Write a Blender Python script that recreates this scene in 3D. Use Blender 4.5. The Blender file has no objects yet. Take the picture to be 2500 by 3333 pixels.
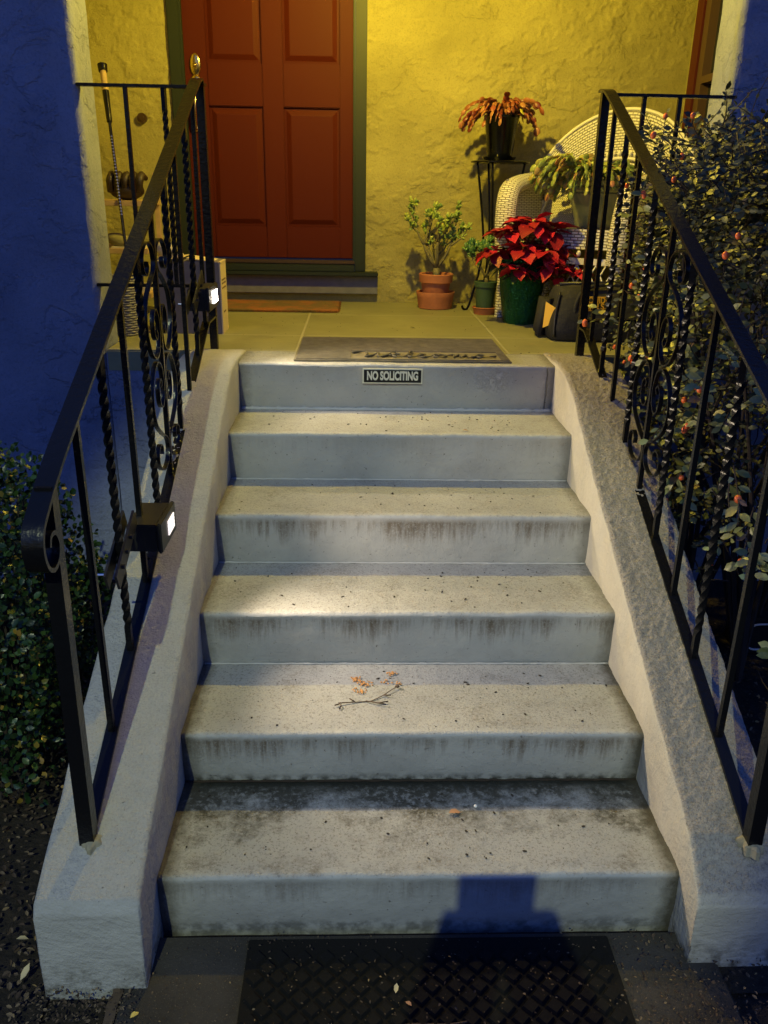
import bpy, bmesh, math, random
from mathutils import Vector as V, Matrix as MX, noise as NZ
R=math.radians; PI=math.pi
rnd=random.Random(7)
S=bpy.context.scene
C=S.collection
# ---------------- camera (solved from the photograph) ----------------
cd=bpy.data.cameras.new('camera'); cam=bpy.data.objects.new('camera',cd); C.objects.link(cam)
cd.sensor_fit='HORIZONTAL'; cd.sensor_width=36; cd.lens=2717.5/2500*36; cd.clip_start=.02; cd.clip_end=200
p,r,y=.372,.0181,.0346
cy,sy,cp,sp,cr,sr=math.cos(y),math.sin(y),math.cos(p),math.sin(p),math.cos(r),math.sin(r)
f=V((sy*cp,cy*cp,-sp)); r0=V((cy,-sy,0)); u0=r0.cross(f)
rx=r0*cr+u0*sr; ux=u0*cr-r0*sr
m=MX((rx,ux,-f)).transposed().to_4x4(); m.translation=V((-.077,-1.487,1.675))
cam.matrix_world=m; S.camera=cam
# ---------------- dusk sky ----------------
w=bpy.data.worlds.new('World'); S.world=w; w.use_nodes=True
nt=w.node_tree; bg=nt.nodes['Background']
sk=nt.nodes.new('ShaderNodeTexSky'); sk.sky_type='NISHITA'; sk.sun_disc=False; sk.sun_elevation=R(2); sk.sun_rotation=R(190)
mx=nt.nodes.new('ShaderNodeMixRGB'); mx.blend_type='MULTIPLY'; mx.inputs[0].default_value=1; mx.inputs[2].default_value=(.42,.92,3.6,1)
nt.links.new(sk.outputs[0],mx.inputs[1]); # the low sky is hidden by dark trees and houses across the street: only the higher sky gives light
tc=nt.nodes.new('ShaderNodeTexCoord'); sx=nt.nodes.new('ShaderNodeSeparateXYZ'); mr=nt.nodes.new('ShaderNodeMapRange'); mr.inputs[1].default_value=.08; mr.inputs[2].default_value=.55; mr.inputs[3].default_value=.20; mr.inputs[4].default_value=1.25
m2=nt.nodes.new('ShaderNodeMixRGB'); m2.blend_type='MULTIPLY'; m2.inputs[0].default_value=1
nt.links.new(tc.outputs['Generated'],sx.inputs[0]); nt.links.new(sx.outputs[2],mr.inputs[0]); nt.links.new(mx.outputs[0],m2.inputs[1]); nt.links.new(mr.outputs[0],m2.inputs[2])
nt.links.new(m2.outputs[0],bg.inputs[0]); bg.inputs[1].default_value=.15
S.view_settings.view_transform='Standard'; S.view_settings.look='None'; S.view_settings.exposure=0; S.view_settings.gamma=1
# unseen street lamp behind the photographer; its narrowed cone stands in for tree shade
def spot(name,loc,tgt,power,col,deg,blend,rad):
    l=bpy.data.lights.new(name,'SPOT'); l.energy=power; l.color=col; l.spot_size=R(deg); l.spot_blend=blend; l.shadow_soft_size=rad
    o=bpy.data.objects.new(name,l); C.objects.link(o); o.location=loc
    o.rotation_euler=(V(tgt)-V(loc)).to_track_quat('-Z','Y').to_euler(); return o
SL=V((-1.50,-8.2,8.22))
spot('street_light',SL,(-.27,.58,.40),2200,(.88,1.0,.60),13.6,.35,.05)
# spots added just outside the two rail lamp lenses carry their beams over the steps
spot('rail_light_beam',(-.600,1.72,1.283),(.68,1.25,1.32),40,(1,.81,.56),132,1,.02)
spot('rail_light_beam',(-.572,.66,.797),(.68,.36,.74),46,(1,.81,.56),132,1,.02)

# ---------------- helpers ----------------
class MB:
    def __init__(s): s.v=[]; s.f=[]; s.uv={}
    def add(s,vs,fs):
        o=len(s.v); s.v+= [tuple(a) for a in vs]; s.f+=[tuple(i+o for i in a) for a in fs]
    def box(s,x0,x1,y0,y1,z0,z1,b=0,rot=None,piv=None):
        if b>0:
            bm=bmesh.new(); bmesh.ops.create_cube(bm,size=1)
            for v in bm.verts: v.co=V((x0+(v.co.x+.5)*(x1-x0),y0+(v.co.y+.5)*(y1-y0),z0+(v.co.z+.5)*(z1-z0)))
            bmesh.ops.bevel(bm,geom=bm.edges[:],offset=b,segments=2,affect='EDGES')
            bm.verts.index_update(); vs=[v.co.copy() for v in bm.verts]; fs=[[v.index for v in g.verts] for g in bm.faces]; bm.free()
        else:
            vs=[V((x,y,z)) for x in (x0,x1) for y in (y0,y1) for z in (z0,z1)]
            fs=[(0,1,3,2),(4,6,7,5),(0,4,5,1),(2,3,7,6),(0,2,6,4),(1,5,7,3)]
        if rot is not None:
            pv=V(piv) if piv else V(((x0+x1)/2,(y0+y1)/2,(z0+z1)/2)); vs=[rot@(v-pv)+pv for v in vs]
        s.add(vs,fs); return s
    def tube(s,pts,rad,n=6,cap=True):
        pts=[V(q) for q in pts]; N=len(pts)
        rr=rad if isinstance(rad,(list,tuple)) else [rad]*N
        up=None; rings=[]
        for i in range(N):
            t=(pts[min(i+1,N-1)]-pts[max(i-1,0)]); 
            if t.length<1e-9: t=V((0,0,1))
            t.normalize()
            if up is None:
                up=V((0,0,1)) if abs(t.z)<.9 else V((1,0,0))
            a=t.cross(up); 
            if a.length<1e-6: a=t.cross(V((0,1,.3)))
            a.normalize(); up=a.cross(t)
            rings.append([pts[i]+(a*math.cos(2*PI*k/n)+up*math.sin(2*PI*k/n))*rr[i] for k in range(n)])
        vs=[q for g in rings for q in g]; fs=[]
        for i in range(N-1):
            for k in range(n): fs.append((i*n+k,i*n+(k+1)%n,(i+1)*n+(k+1)%n,(i+1)*n+k))
        if cap: fs.append(tuple(range(n))[::-1]); fs.append(tuple((N-1)*n+k for k in range(n)))
        s.add(vs,fs); return s
    def lathe(s,prof,c=(0,0,0),n=28,wob=0):
        c=V(c); vs=[]; fs=[]
        for (rr,z) in prof:
            for k in range(n):
                a=2*PI*k/n; q=rr*(1+wob*math.sin(7*a+z*30)*.5+wob*math.sin(3*a)*.5); vs.append(c+V((q*math.cos(a),q*math.sin(a),z)))
        for i in range(len(prof)-1):
            for k in range(n): fs.append((i*n+k,i*n+(k+1)%n,(i+1)*n+(k+1)%n,(i+1)*n+k))
        fs.append(tuple(range(n))[::-1]); fs.append(tuple((len(prof)-1)*n+k for k in range(n)))
        s.add(vs,fs); return s
    def ell(s,c,ax,rot=None,nu=8,nv=6):
        c=V(c); vs=[];fs=[]
        for i in range(nv+1):
            th=PI*i/nv
            for k in range(nu):
                q=V((ax[0]*math.sin(th)*math.cos(2*PI*k/nu),ax[1]*math.sin(th)*math.sin(2*PI*k/nu),ax[2]*math.cos(th)))
                if rot is not None: q=rot@q
                vs.append(c+q)
        for i in range(nv):
            for k in range(nu): fs.append((i*nu+k,(i+1)*nu+k,(i+1)*nu+(k+1)%nu,i*nu+(k+1)%nu))
        s.add(vs,fs); return s
    def surf(s,fn,nu,nv,su=1,sv=1,closed=False):
        o=len(s.v); 
        for i in range(nu+1):
            for j in range(nv+1): s.v.append(tuple(fn(i/nu,j/nv)))
        for i in range(nu):
            for j in range(nv):
                fi=len(s.f); s.f.append((o+i*(nv+1)+j,o+(i+1)*(nv+1)+j,o+(i+1)*(nv+1)+j+1,o+i*(nv+1)+j+1))
                s.uv[fi]=[(i/nu*su,j/nv*sv),((i+1)/nu*su,j/nv*sv),((i+1)/nu*su,(j+1)/nv*sv),(i/nu*su,(j+1)/nv*sv)]
        return s
    def leaf(s,b,d,n,L,W,fold=.25,curl=.15):
        b=V(b); d=V(d).normalized(); sd=d.cross(V(n)); 
        if sd.length<1e-4: sd=d.cross(V((.3,.5,.8)))
        sd.normalize(); n=sd.cross(d)
        pt=lambda t,q: b+d*(L*t)+sd*q*W*.5+n*(abs(q)*W*.5*fold-curl*L*t*t)
        s.add([pt(0,0),pt(.35,0),pt(.7,0),pt(1,0),pt(.33,.84),pt(.68,.88),pt(.33,-.84),pt(.68,-.88)],
              [(0,1,4),(1,2,5,4),(2,3,5),(0,6,1),(1,6,7,2),(2,7,3)]); return s
    def build(s,name,mat,parent=None,smooth=False,kind=None):
        me=bpy.data.meshes.new(name); me.from_pydata(s.v,[],s.f); me.update()
        if s.uv:
            ul=me.uv_layers.new(name='UVMap')
            for pi,uvs in s.uv.items():
                pl=me.polygons[pi]
                for li,q in zip(pl.loop_indices,uvs): ul.data[li].uv=q
        bm=bmesh.new(); bm.from_mesh(me)
        if not s.uv and len(s.f)<4000: bmesh.ops.recalc_face_normals(bm,faces=bm.faces[:])
        bm.to_mesh(me); bm.free()
        if smooth:
            me.polygons.foreach_set('use_smooth',[True]*len(me.polygons))
            if smooth!='all':
                try: me.set_sharp_from_angle(angle=R(38))
                except Exception: pass
        me.materials.append(mat)
        o=bpy.data.objects.new(name,me); C.objects.link(o)
        if parent: 
            o.parent=parent; o.matrix_parent_inverse=parent.matrix_world.inverted() if parent.type!='EMPTY' else MX.Translation(-parent.location)
        if kind: o['kind']=kind
        return o
def tag(o,label,cat,group=None):
    o['label']=label; o['category']=cat
    if group: o['group']=group
    return o
def empty(name,loc,label,cat,group=None):
    o=bpy.data.objects.new(name,None); C.objects.link(o); o.location=loc; o.empty_display_size=.1
    return tag(o,label,cat,group)
def cat(pts,n=6,closed=False):
    pts=[V(q) for q in pts]; out=[]
    for i in range(len(pts)-1):
        a=pts[max(i-1,0)];b=pts[i];c=pts[i+1];d=pts[min(i+2,len(pts)-1)]
        for k in range(n):
            t=k/n; out.append(.5*((2*b)+(c-a)*t+(2*a-5*b+4*c-d)*t*t+(3*b-a-3*c+d)*t**3))
    out.append(pts[-1]); return out
# ---- node helpers ----
class NM:
    def __init__(s,name,col=(.5,.5,.5),rough=.7,metal=0,spec=.5,coat=0):
        s.m=bpy.data.materials.new(name); s.m.use_nodes=True; s.t=s.m.node_tree; s.b=s.t.nodes['Principled BSDF']
        s.set('Base Color',col+(1,) if isinstance(col,tuple) else col); s.set('Roughness',rough); s.set('Metallic',metal); s.set('Specular IOR Level',spec); s.set('Coat Weight',coat)
        s.tc=s.t.nodes.new('ShaderNodeTexCoord')
    def set(s,k,v):
        if hasattr(v,'links') or isinstance(v,bpy.types.NodeSocket): s.t.links.new(v,s.b.inputs[k])
        else: s.b.inputs[k].default_value=v
    def co(s,sc=(1,1,1),src='Object',loc=(0,0,0)):
        mp=s.t.nodes.new('ShaderNodeMapping'); mp.inputs['Scale'].default_value=sc; mp.inputs['Location'].default_value=loc
        s.t.links.new(s.tc.outputs[src],mp.inputs[0]); return mp.outputs[0]
    def noise(s,scale,detail=4,rough=.55,dist=0,co=None,out=0):
        n=s.t.nodes.new('ShaderNodeTexNoise'); n.inputs['Scale'].default_value=scale; n.inputs['Detail'].default_value=detail; n.inputs['Roughness'].default_value=rough; n.inputs['Distortion'].default_value=dist
        s.t.links.new(co if co else s.tc.outputs['Object'],n.inputs['Vector']); return n.outputs[out]
    def voro(s,scale,feat='F1',co=None,rnd_=1):
        n=s.t.nodes.new('ShaderNodeTexVoronoi'); n.feature=feat; n.inputs['Scale'].default_value=scale; n.inputs['Randomness'].default_value=rnd_
        s.t.links.new(co if co else s.tc.outputs['Object'],n.inputs['Vector']); return n.outputs[0]
    def ramp(s,v,a,b,lo=0,hi=1):
        n=s.t.nodes.new('ShaderNodeMapRange'); n.inputs[1].default_value=a; n.inputs[2].default_value=b; n.inputs[3].default_value=lo; n.inputs[4].default_value=hi; n.clamp=True
        s.t.links.new(v,n.inputs[0]); return n.outputs[0]
    def math(s,op,a,b=0):
        n=s.t.nodes.new('ShaderNodeMath'); n.operation=op
        for i,q in enumerate((a,b)):
            if isinstance(q,bpy.types.NodeSocket): s.t.links.new(q,n.inputs[i])
            else: n.inputs[i].default_value=q
        return n.outputs[0]
    def mix(s,fac,a,b,mode='MIX'):
        n=s.t.nodes.new('ShaderNodeMixRGB'); n.blend_type=mode
        for i,q in enumerate((fac,a,b)):
            if isinstance(q,bpy.types.NodeSocket): s.t.links.new(q,n.inputs[i])
            else: n.inputs[i].default_value=(q if i==0 else q+(1,))
        return n.outputs[0]
    def sep(s,v):
        n=s.t.nodes.new('ShaderNodeSeparateXYZ'); s.t.links.new(v,n.inputs[0]); return n.outputs
    def normal(s):
        g=s.t.nodes.new('ShaderNodeNewGeometry'); return s.sep(g.outputs['Normal'])
    def island(s):
        g=s.t.nodes.new('ShaderNodeNewGeometry'); return g.outputs['Random Per Island']
    def bump(s,h,dist=.002,strength=1):
        n=s.t.nodes.new('ShaderNodeBump'); n.inputs['Distance'].default_value=dist; n.inputs['Strength'].default_value=strength
        s.t.links.new(h,n.inputs['Height']); s.t.links.new(n.outputs[0],s.b.inputs['Normal']); return s
    def cramp(s,v,stops):
        n=s.t.nodes.new('ShaderNodeValToRGB'); e=n.color_ramp.elements
        e[0].position,e[0].color=stops[0][0],stops[0][1]+(1,); e[1].position,e[1].color=stops[1][0],stops[1][1]+(1,)
        for q,c in stops[2:]:
            k=e.new(q); k.color=c+(1,)
        s.t.links.new(v,n.inputs[0]); return n.outputs[0]
def simple(name,col,rough=.6,metal=0,spec=.5,bs=0,bd=0,var=0,vs=20,coat=0):
    a=NM(name,col,rough,metal,spec,coat)
    if var:
        n=a.noise(vs,5); a.set('Base Color',a.mix(a.ramp(n,.3,.7),tuple(c*(1-var) for c in col),tuple(min(1,c*(1+var)) for c in col)))
    if bs: a.bump(a.noise(bs,5,.6),bd)
    return a.m
# ---- materials ----
def stucco(name,col,k=1.0,soft=False):
    a=NM(name,col,.85)
    fine=a.noise(150,3,.65); med=a.noise(26,4,.6)
    h=a.math('ADD',a.math('MULTIPLY',med,1.0),a.math('MULTIPLY',fine,.45))
    if soft:
        h1=a.ramp(a.noise(6,6,.66,.4,a.co((1,1,1.3))),.50,.545); msk=a.ramp(a.noise(2.2,3,.5,0,a.co(loc=(9,2,4))),.40,.62)
        h=a.math('ADD',h,a.math('MULTIPLY',a.math('MULTIPLY',h1,msk),.75))
    a.bump(h,.0040*k,1)
    v=a.noise(2.4,5,.6); b_=a.mix(a.ramp(v,.35,.68),tuple(q*.82 for q in col),tuple(q*1.18 for q in col)); a.set('Base Color',a.mix(a.math('MULTIPLY',a.ramp(a.noise(110,4,.75),.50,.36),.35),b_,tuple(q*.45 for q in col)))
    return a.m
M={}
M['stucco']=stucco('cream stucco',(.35,.31,.105),1.0,True)
M['stucco_out']=stucco('blue grey stucco',(.235,.26,.36),1.3,True)
def mat_paint(name,zt,zb,yf,streak,dirt,k):
    a=NM(name,(.35,.35,.35),.62)
    N=a.normal(); P=a.sep(a.tc.outputs['Object'])
    up=a.ramp(N[2],.5,.8); front=a.math('SUBTRACT',1,up)
    base=a.mix(a.ramp(a.noise(3.5,5,.6,co=a.co(loc=(k,0,0))),.3,.7),(.30,.305,.315),(.385,.385,.38))
    # worn aggregate specks on the tread
    sp=a.ramp(a.noise(150,4,.8),.53,.64); base=a.mix(a.math('MULTIPLY',a.math('MULTIPLY',sp,up),.75),base,(.12,.10,.085))
    sp2=a.ramp(a.noise(80,4,.7,co=a.co(loc=(k*3,1,0))),.645,.69); base=a.mix(a.math('MULTIPLY',sp2,.7),base,(.07,.055,.045))
    # brown grime on the tread
    gm=a.ramp(a.noise(7,6,.7,co=a.co(loc=(k*2,4,0))),.50,.74); gm=a.math('MULTIPLY',gm,a.ramp(a.noise(120,4,.7),.38,.58))
    base=a.mix(a.math('MULTIPLY',a.math('MULTIPLY',gm,up),.55+dirt*.40),base,(.105,.085,.06))
    if dirt>.5:
        back=a.ramp(P[1],yf+.10,yf+.30); mo=a.ramp(a.math('ADD',a.noise(9,6,.75,co=a.co(loc=(2,k,0))),a.math('MULTIPLY',back,.26)),.55,.76)
        mo=a.math('MULTIPLY',a.math('MULTIPLY',mo,up),a.ramp(a.noise(60,5,.7),.30,.50))
        base=a.mix(a.math('MULTIPLY',mo,.92),base,(.03,.027,.017))
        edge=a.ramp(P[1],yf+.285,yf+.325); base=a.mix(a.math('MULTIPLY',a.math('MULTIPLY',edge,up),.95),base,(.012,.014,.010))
    # drip streaks under the nosing
    if streak>0:
        hr=a.ramp(P[2],zb,zt)
        st=a.noise(1,5,.7,.4,co=a.co((62,1,6),loc=(k*5,0,k))); big=a.noise(1,5,.65,co=a.co((5.5,1,.3),loc=(k*7,0,0)))
        lev=a.math('ADD',a.math('MULTIPLY',a.ramp(hr,.30,.90),.34),a.math('MULTIPLY',big,1.45))
        mk=a.math('MULTIPLY',a.ramp(a.math('ADD',st,lev),1.36,1.70),a.ramp(hr,.30,.6)); mk=a.math('MULTIPLY',a.math('MULTIPLY',mk,front),a.ramp(hr,.93,.84))
        mk=a.math('MULTIPLY',mk,a.ramp(a.noise(170,3,.7),.2,.5))
        base=a.mix(a.math('MULTIPLY',mk,streak),base,(.105,.08,.055))
    blot=a.math('MULTIPLY',a.ramp(a.noise(5,6,.75,co=a.co(loc=(k*4,0,6))),.50,.72),front); base=a.mix(a.math('MULTIPLY',blot,.30),base,(.20,.185,.17))
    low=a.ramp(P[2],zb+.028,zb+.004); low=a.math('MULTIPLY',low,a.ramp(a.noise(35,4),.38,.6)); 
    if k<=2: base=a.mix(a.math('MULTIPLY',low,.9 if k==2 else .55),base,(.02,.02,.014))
    # worn nosing with the edge highlight painted in pale, grime where the tread meets the side walls
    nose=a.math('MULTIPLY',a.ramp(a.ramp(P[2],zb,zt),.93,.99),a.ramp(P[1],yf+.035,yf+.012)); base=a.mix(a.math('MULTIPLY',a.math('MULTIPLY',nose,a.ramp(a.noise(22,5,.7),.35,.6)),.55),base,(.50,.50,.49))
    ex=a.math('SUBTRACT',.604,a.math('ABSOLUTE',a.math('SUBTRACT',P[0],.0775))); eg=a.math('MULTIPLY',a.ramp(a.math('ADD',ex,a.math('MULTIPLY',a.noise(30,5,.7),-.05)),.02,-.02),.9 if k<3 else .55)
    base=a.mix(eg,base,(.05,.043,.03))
    a.set('Base Color',base)
    h=a.math('ADD',a.math('MULTIPLY',a.noise(190,4,.75),a.math('ADD',a.math('MULTIPLY',up,.8),.15)),a.math('MULTIPLY',a.noise(14,5,.6),2.2))
    h=a.math('ADD',h,a.math('MULTIPLY',a.math('MULTIPLY',a.ramp(a.noise(30,5,.7,2.),.52,.66),front),.22 if k>=2 else .1))
    if k==6:   # blistered, peeling paint near the right end of the top riser
        dx=a.math('MULTIPLY',a.math('SUBTRACT',P[0],.44),11); dz=a.math('MULTIPLY',a.math('SUBTRACT',P[2],.985),16); dd=a.math('ADD',a.math('MULTIPLY',dx,dx),a.math('MULTIPLY',dz,dz))
        pm=a.math('MULTIPLY',a.ramp(a.math('ADD',dd,a.math('MULTIPLY',a.noise(40,5,.7),1.4)),1.7,1.0),front); h=a.math('ADD',h,a.math('MULTIPLY',a.math('MULTIPLY',pm,a.ramp(a.noise(60,5,.75,1.5),.45,.60)),1.1))
        dx=a.math('ABSOLUTE',a.math('SUBTRACT',P[0],a.math('ADD',.640,a.math('MULTIPLY',a.noise(18,4),.03)))); cr=a.math('MULTIPLY',a.ramp(dx,.004,.0),front); h=a.math('ADD',h,a.math('MULTIPLY',cr,4)); base=a.mix(a.math('MULTIPLY',pm,.6),base,(.52,.52,.52)); a.set('Base Color',base)
    a.bump(h,.0024,1); a.set('Roughness',a.ramp(a.noise(60,3),.3,.7,.45,.75)); return a.m
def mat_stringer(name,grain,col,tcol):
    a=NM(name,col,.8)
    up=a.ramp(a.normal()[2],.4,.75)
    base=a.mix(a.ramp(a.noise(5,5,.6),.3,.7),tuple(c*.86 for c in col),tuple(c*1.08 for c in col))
    base=a.mix(up,base,a.mix(a.ramp(a.noise(18,6,.7),.3,.7),tuple(c*.93 for c in tcol),tuple(c*1.07 for c in tcol)))  # tops toned apart from the sides, for grazing light as well as dirt
    sp=a.ramp(a.noise(95,4,.7),.66,.72); base=a.mix(a.math('MULTIPLY',sp,.8),base,(.05,.045,.04))
    pit=a.math('MULTIPLY',a.ramp(a.noise(170,3,.75),.50,.40),up); base=a.mix(a.math('MULTIPLY',pit,.42 if grain>1.2 else .15),base,(.09,.08,.07))
    P=a.sep(a.tc.outputs['Object']); low=a.math('MULTIPLY',a.ramp(P[2],.12,.03),a.ramp(a.noise(22,5,.7),.42,.62)); base=a.mix(a.math('MULTIPLY',low,.85),base,(.05,.04,.02))
    a.set('Base Color',base)
    h=a.math('ADD',a.math('MULTIPLY',a.noise(95,4,.75),a.ramp(up,0,1,.35,grain)),a.math('MULTIPLY',a.noise(12,4,.6),1.2)); a.bump(h,.010,1)
    return a.m
def weave():
    a=NM('white wicker',(.62,.58,.48),.55)
    uv=a.co(src='UV')
    b=a.t.nodes.new('ShaderNodeTexBrick'); b.inputs['Scale'].default_value=1; b.offset=.5
    b.inputs['Brick Width'].default_value=.036; b.inputs['Row Height'].default_value=.0135; b.inputs['Mortar Size'].default_value=.0030; b.inputs['Mortar Smooth'].default_value=.6
    a.t.links.new(uv,b.inputs['Vector']); f_=b.outputs['Fac']
    a.set('Base Color',a.mix(f_,(.80,.77,.68),(.22,.19,.13))); a.bump(a.math('SUBTRACT',1,f_),.004,1); return a.m
M['wicker']=weave(); M['cane']=simple('white cane',(.80,.77,.68),.5)
M['iron']=NM('black iron',(.006,.006,.007),.24,0,.34)
M['iron'].bump(M['iron'].noise(70,4),.0016); M['iron']=M['iron'].m
M['door']=NM('rust red door paint',(.074,.0095,.0022),.55,0,.15); M['door'].bump(M['door'].noise(14,4,co=M['door'].co((1,1,.25))),.0008); M['door']=M['door'].m
M['green']=simple('green trim paint',(.011,.018,.004),.55,bs=40,bd=.0006)
M['greyboard']=simple('grey sill board',(.16,.16,.17),.6,bs=30,bd=.001,var=.15)
M['brass']=simple('polished brass',(.75,.55,.22),.18,1)
M['bronze']=simple('dark bronze',(.10,.06,.035),.4,.6)
def floor_mat():
    a=NM('painted porch floor',(.33,.32,.27),.55); P=a.sep(a.tc.outputs['Object'])
    base=a.mix(a.ramp(a.noise(4,5),.3,.7),(.20,.195,.10),(.26,.25,.13)); base=a.mix(a.math('MULTIPLY',a.ramp(a.noise(6,6,.7,co=a.co(loc=(5,5,0))),.52,.72),.45),base,(.15,.13,.09))
    sp=a.ramp(a.noise(60,4,.7),.68,.72); base=a.mix(a.math('MULTIPLY',sp,.6),base,(.07,.06,.04))
    ln=None
    for ax,v in ((0,-.33),(0,.545),(1,2.33),(1,2.99),(0,-1.2),(1,1.96)):
        d=a.ramp(a.math('ABSOLUTE',a.math('SUBTRACT',P[ax],v)),.0065,.004); ln=d if ln is None else a.math('MAXIMUM',ln,d)
    a.set('Base Color',a.mix(a.math('MULTIPLY',ln,.5),base,(.46,.44,.36))); a.bump(a.math('ADD',a.math('MULTIPLY',a.noise(40,5),.5),a.math('MULTIPLY',ln,-.8)),.0022); return a.m
M['floor']=floor_mat()
M['rubber']=simple('grey ribbed rubber',(.165,.145,.10),.85,bs=200,bd=.0006,var=.25,vs=30)
M['rubber_dark']=simple('black mat lettering',(.085,.078,.06),.8)
M['outmat']=NM('black rubber',(.028,.024,.021),.9,0,.12)
_a=M['outmat']; _s=_a.ramp(_a.noise(130,4,.8),.66,.70); _a.set('Base Color',_a.mix(_s,(.010,.0095,.009),(.07,.06,.045))); _a.bump(_a.noise(120,4),.0012); M['outmat']=_a.m
def conc():
    a=NM('damp concrete path',(.05,.048,.045),.9,0,.2); b=a.mix(a.ramp(a.noise(5,5,.6),.3,.7),(.028,.026,.024),(.062,.056,.050))
    b=a.mix(a.ramp(a.noise(260,3,.8),.60,.70),b,(.12,.105,.085)); a.set('Base Color',b); a.bump(a.noise(150,4,.7),.0022); return a.m
M['path']=conc()
def soil():
    a=NM('dark soil',(.02,.015,.01),.95); a.set('Base Color',a.mix(a.ramp(a.noise(40,6,.7),.35,.7),(.008,.006,.004),(.045,.032,.02))); a.bump(a.noise(45,6,.7),.02); return a.m
M['soil']=soil()
def foliage(name,stops,rough=.45,spec=.5):
    a=NM(name,(.05,.07,.03),rough,0,spec); a.set('Base Color',a.cramp(a.island(),stops))
    a.bump(a.noise(150,2),.001); return a.m
M['berryleaf']=foliage('cotoneaster leaf',[(0,(.08,.10,.03)),(.5,(.19,.22,.075)),(.86,(.33,.36,.15)),(.95,(.38,.33,.07)),(.96,(.14,.09,.06)),(1,(.09,.06,.045))],.38)
M['shadedleaf']=foliage('shaded cotoneaster leaf',[(0,(.03,.036,.012)),(.6,(.085,.095,.034)),(.88,(.19,.20,.08)),(.96,(.20,.17,.05)),(1,(.07,.05,.035))],.5)  # darker copy of the leaf colours: shade of crown and inner leaves painted in
M['boxleaf']=foliage('boxwood leaf',[(0,(.006,.018,.004)),(.6,(.016,.042,.009)),(.93,(.035,.075,.016)),(.988,(.30,.20,.03)),(1,(.22,.14,.03))],.35)
M['jade']=foliage('jade leaf',[(0,(.14,.25,.05)),(.5,(.28,.38,.07)),(1,(.45,.50,.09))],.3)
M['jade_dark']=foliage('dark jade leaf',[(0,(.04,.11,.035)),(.6,(.08,.19,.05)),(1,(.20,.30,.06))],.3)
M['cactus_red']=foliage('orange holiday cactus',[(0,(.13,.02,.012)),(.35,(.22,.06,.02)),(.75,(.36,.16,.06)),(.95,(.25,.03,.02)),(1,(.4,.4,.05))],.4)
M['cactus_green']=foliage('mottled holiday cactus',[(0,(.08,.13,.04)),(.4,(.22,.28,.07)),(.75,(.34,.36,.09)),(.9,(.36,.14,.08)),(1,(.50,.48,.12))],.4)
M['bract']=foliage('red poinsettia bract',[(0,(.20,.003,.014)),(.6,(.42,.005,.026)),(1,(.55,.012,.05))],.5)
M['poinleaf']=foliage('dark green poinsettia leaf',[(0,(.015,.04,.015)),(1,(.05,.10,.03))],.5)
M['yleaf']=foliage('pale yellow leaf',[(0,(.5,.40,.10)),(1,(.6,.5,.15))],.5)
M['litter']=foliage('dry leaf litter',[(0,(.03,.018,.010)),(.5,(.07,.045,.025)),(.8,(.12,.085,.05)),(.95,(.18,.13,.07)),(1,(.30,.20,.07))],.8)
M['bark']=simple('brown bark',(.09,.06,.04),.85,bs=80,bd=.003,var=.4,vs=60)
M['twig']=simple('dark twig bark',(.035,.026,.020),.85)
M['stem']=simple('green brown stem',(.17,.15,.07),.7,var=.3,vs=50)
M['terra']=simple('terracotta',(.45,.16,.07),.75,bs=60,bd=.001,var=.18,vs=15)
M['blackglaze']=simple('black glaze',(.004,.005,.006),.16,spec=.35)
M['greenpot']=simple('green plastic',(.05,.10,.055),.45,var=.1)
M['foil']=NM('green foil',(.01,.10,.045),.16,.75); M['foil'].bump(M['foil'].noise(38,5,.7,1.5,co=M['foil'].co((1,1,.5))),.012); M['foil']=M['foil'].m
M['ceramic']=NM('grey green glaze',(.13,.14,.10),.22,0,.6); _a=M['ceramic']; _a.set('Base Color',_a.mix(_a.ramp(_a.noise(8,5,.6,1,_a.co((1,1,.35))),.4,.62),(.13,.16,.12),(.28,.28,.20))); M['ceramic']=_a.m
M['dirt']=simple('potting soil',(.03,.02,.014),.95,bs=120,bd=.004)
M['cloth']=simple('black canvas',(.016,.016,.018),.8,bs=30,bd=.006,var=.3,vs=9)
M['yellow']=simple('yellow print',(.75,.42,.02),.5)
M['ytag']=simple('yellow paper',(.85,.50,.04),.6)
M['white']=simple('white enamel',(.72,.72,.70),.45)
M['card']=NM('cardboard',(.62,.50,.32),.8); M['card'].bump(M['card'].noise(60,3,co=M['card'].co((1,1,.1))),.0008); M['card']=M['card'].m
M['greybin']=simple('grey printed carton',(.17,.15,.16),.7,var=.1)
M['ink']=simple('faded print',(.16,.10,.05),.8)
M['wood']=simple('pale shelf wood',(.48,.33,.17),.6,bs=30,bd=.001,var=.15)
M['leather']=simple('dark glove leather',(.03,.018,.012),.5,bs=50,bd=.004,var=.4)
M['basket']=simple('grey wicker',(.22,.21,.21),.5)
M['paper']=simple('newsprint',(.55,.50,.42),.8,var=.2,vs=60)
def coir():
    a=NM('orange coir mat',(.42,.16,.05),.95); a.set('Base Color',a.mix(a.ramp(a.noise(7,5,.6),.42,.62),(.17,.11,.04),(.34,.12,.035))); a.bump(a.noise(160,4,.8),.006); return a.m
M['coir']=coir()
M['signblack']=simple('black sign plate',(.010,.010,.010),.35)
M['signwhite']=simple('off white sign lettering',(.62,.60,.50),.5)
M['plastic']=simple('black lamp housing',(.014,.013,.013),.42,bs=120,bd=.0004)
M['chrome']=simple('steel bolt',(.6,.6,.62),.2,1)
M['glass']=simple('dark window glass',(.02,.025,.03),.05,spec=.9)
M['redtrim']=simple('dark red trim',(.075,.006,.005),.5)
M['browntrim']=simple('brown window frame',(.09,.05,.03),.5)
M['orange']=simple('orange berry skin',(.85,.17,.045),.35)
M['caulk']=simple('white caulk',(.42,.42,.43),.5,bs=40,bd=.004)
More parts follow.
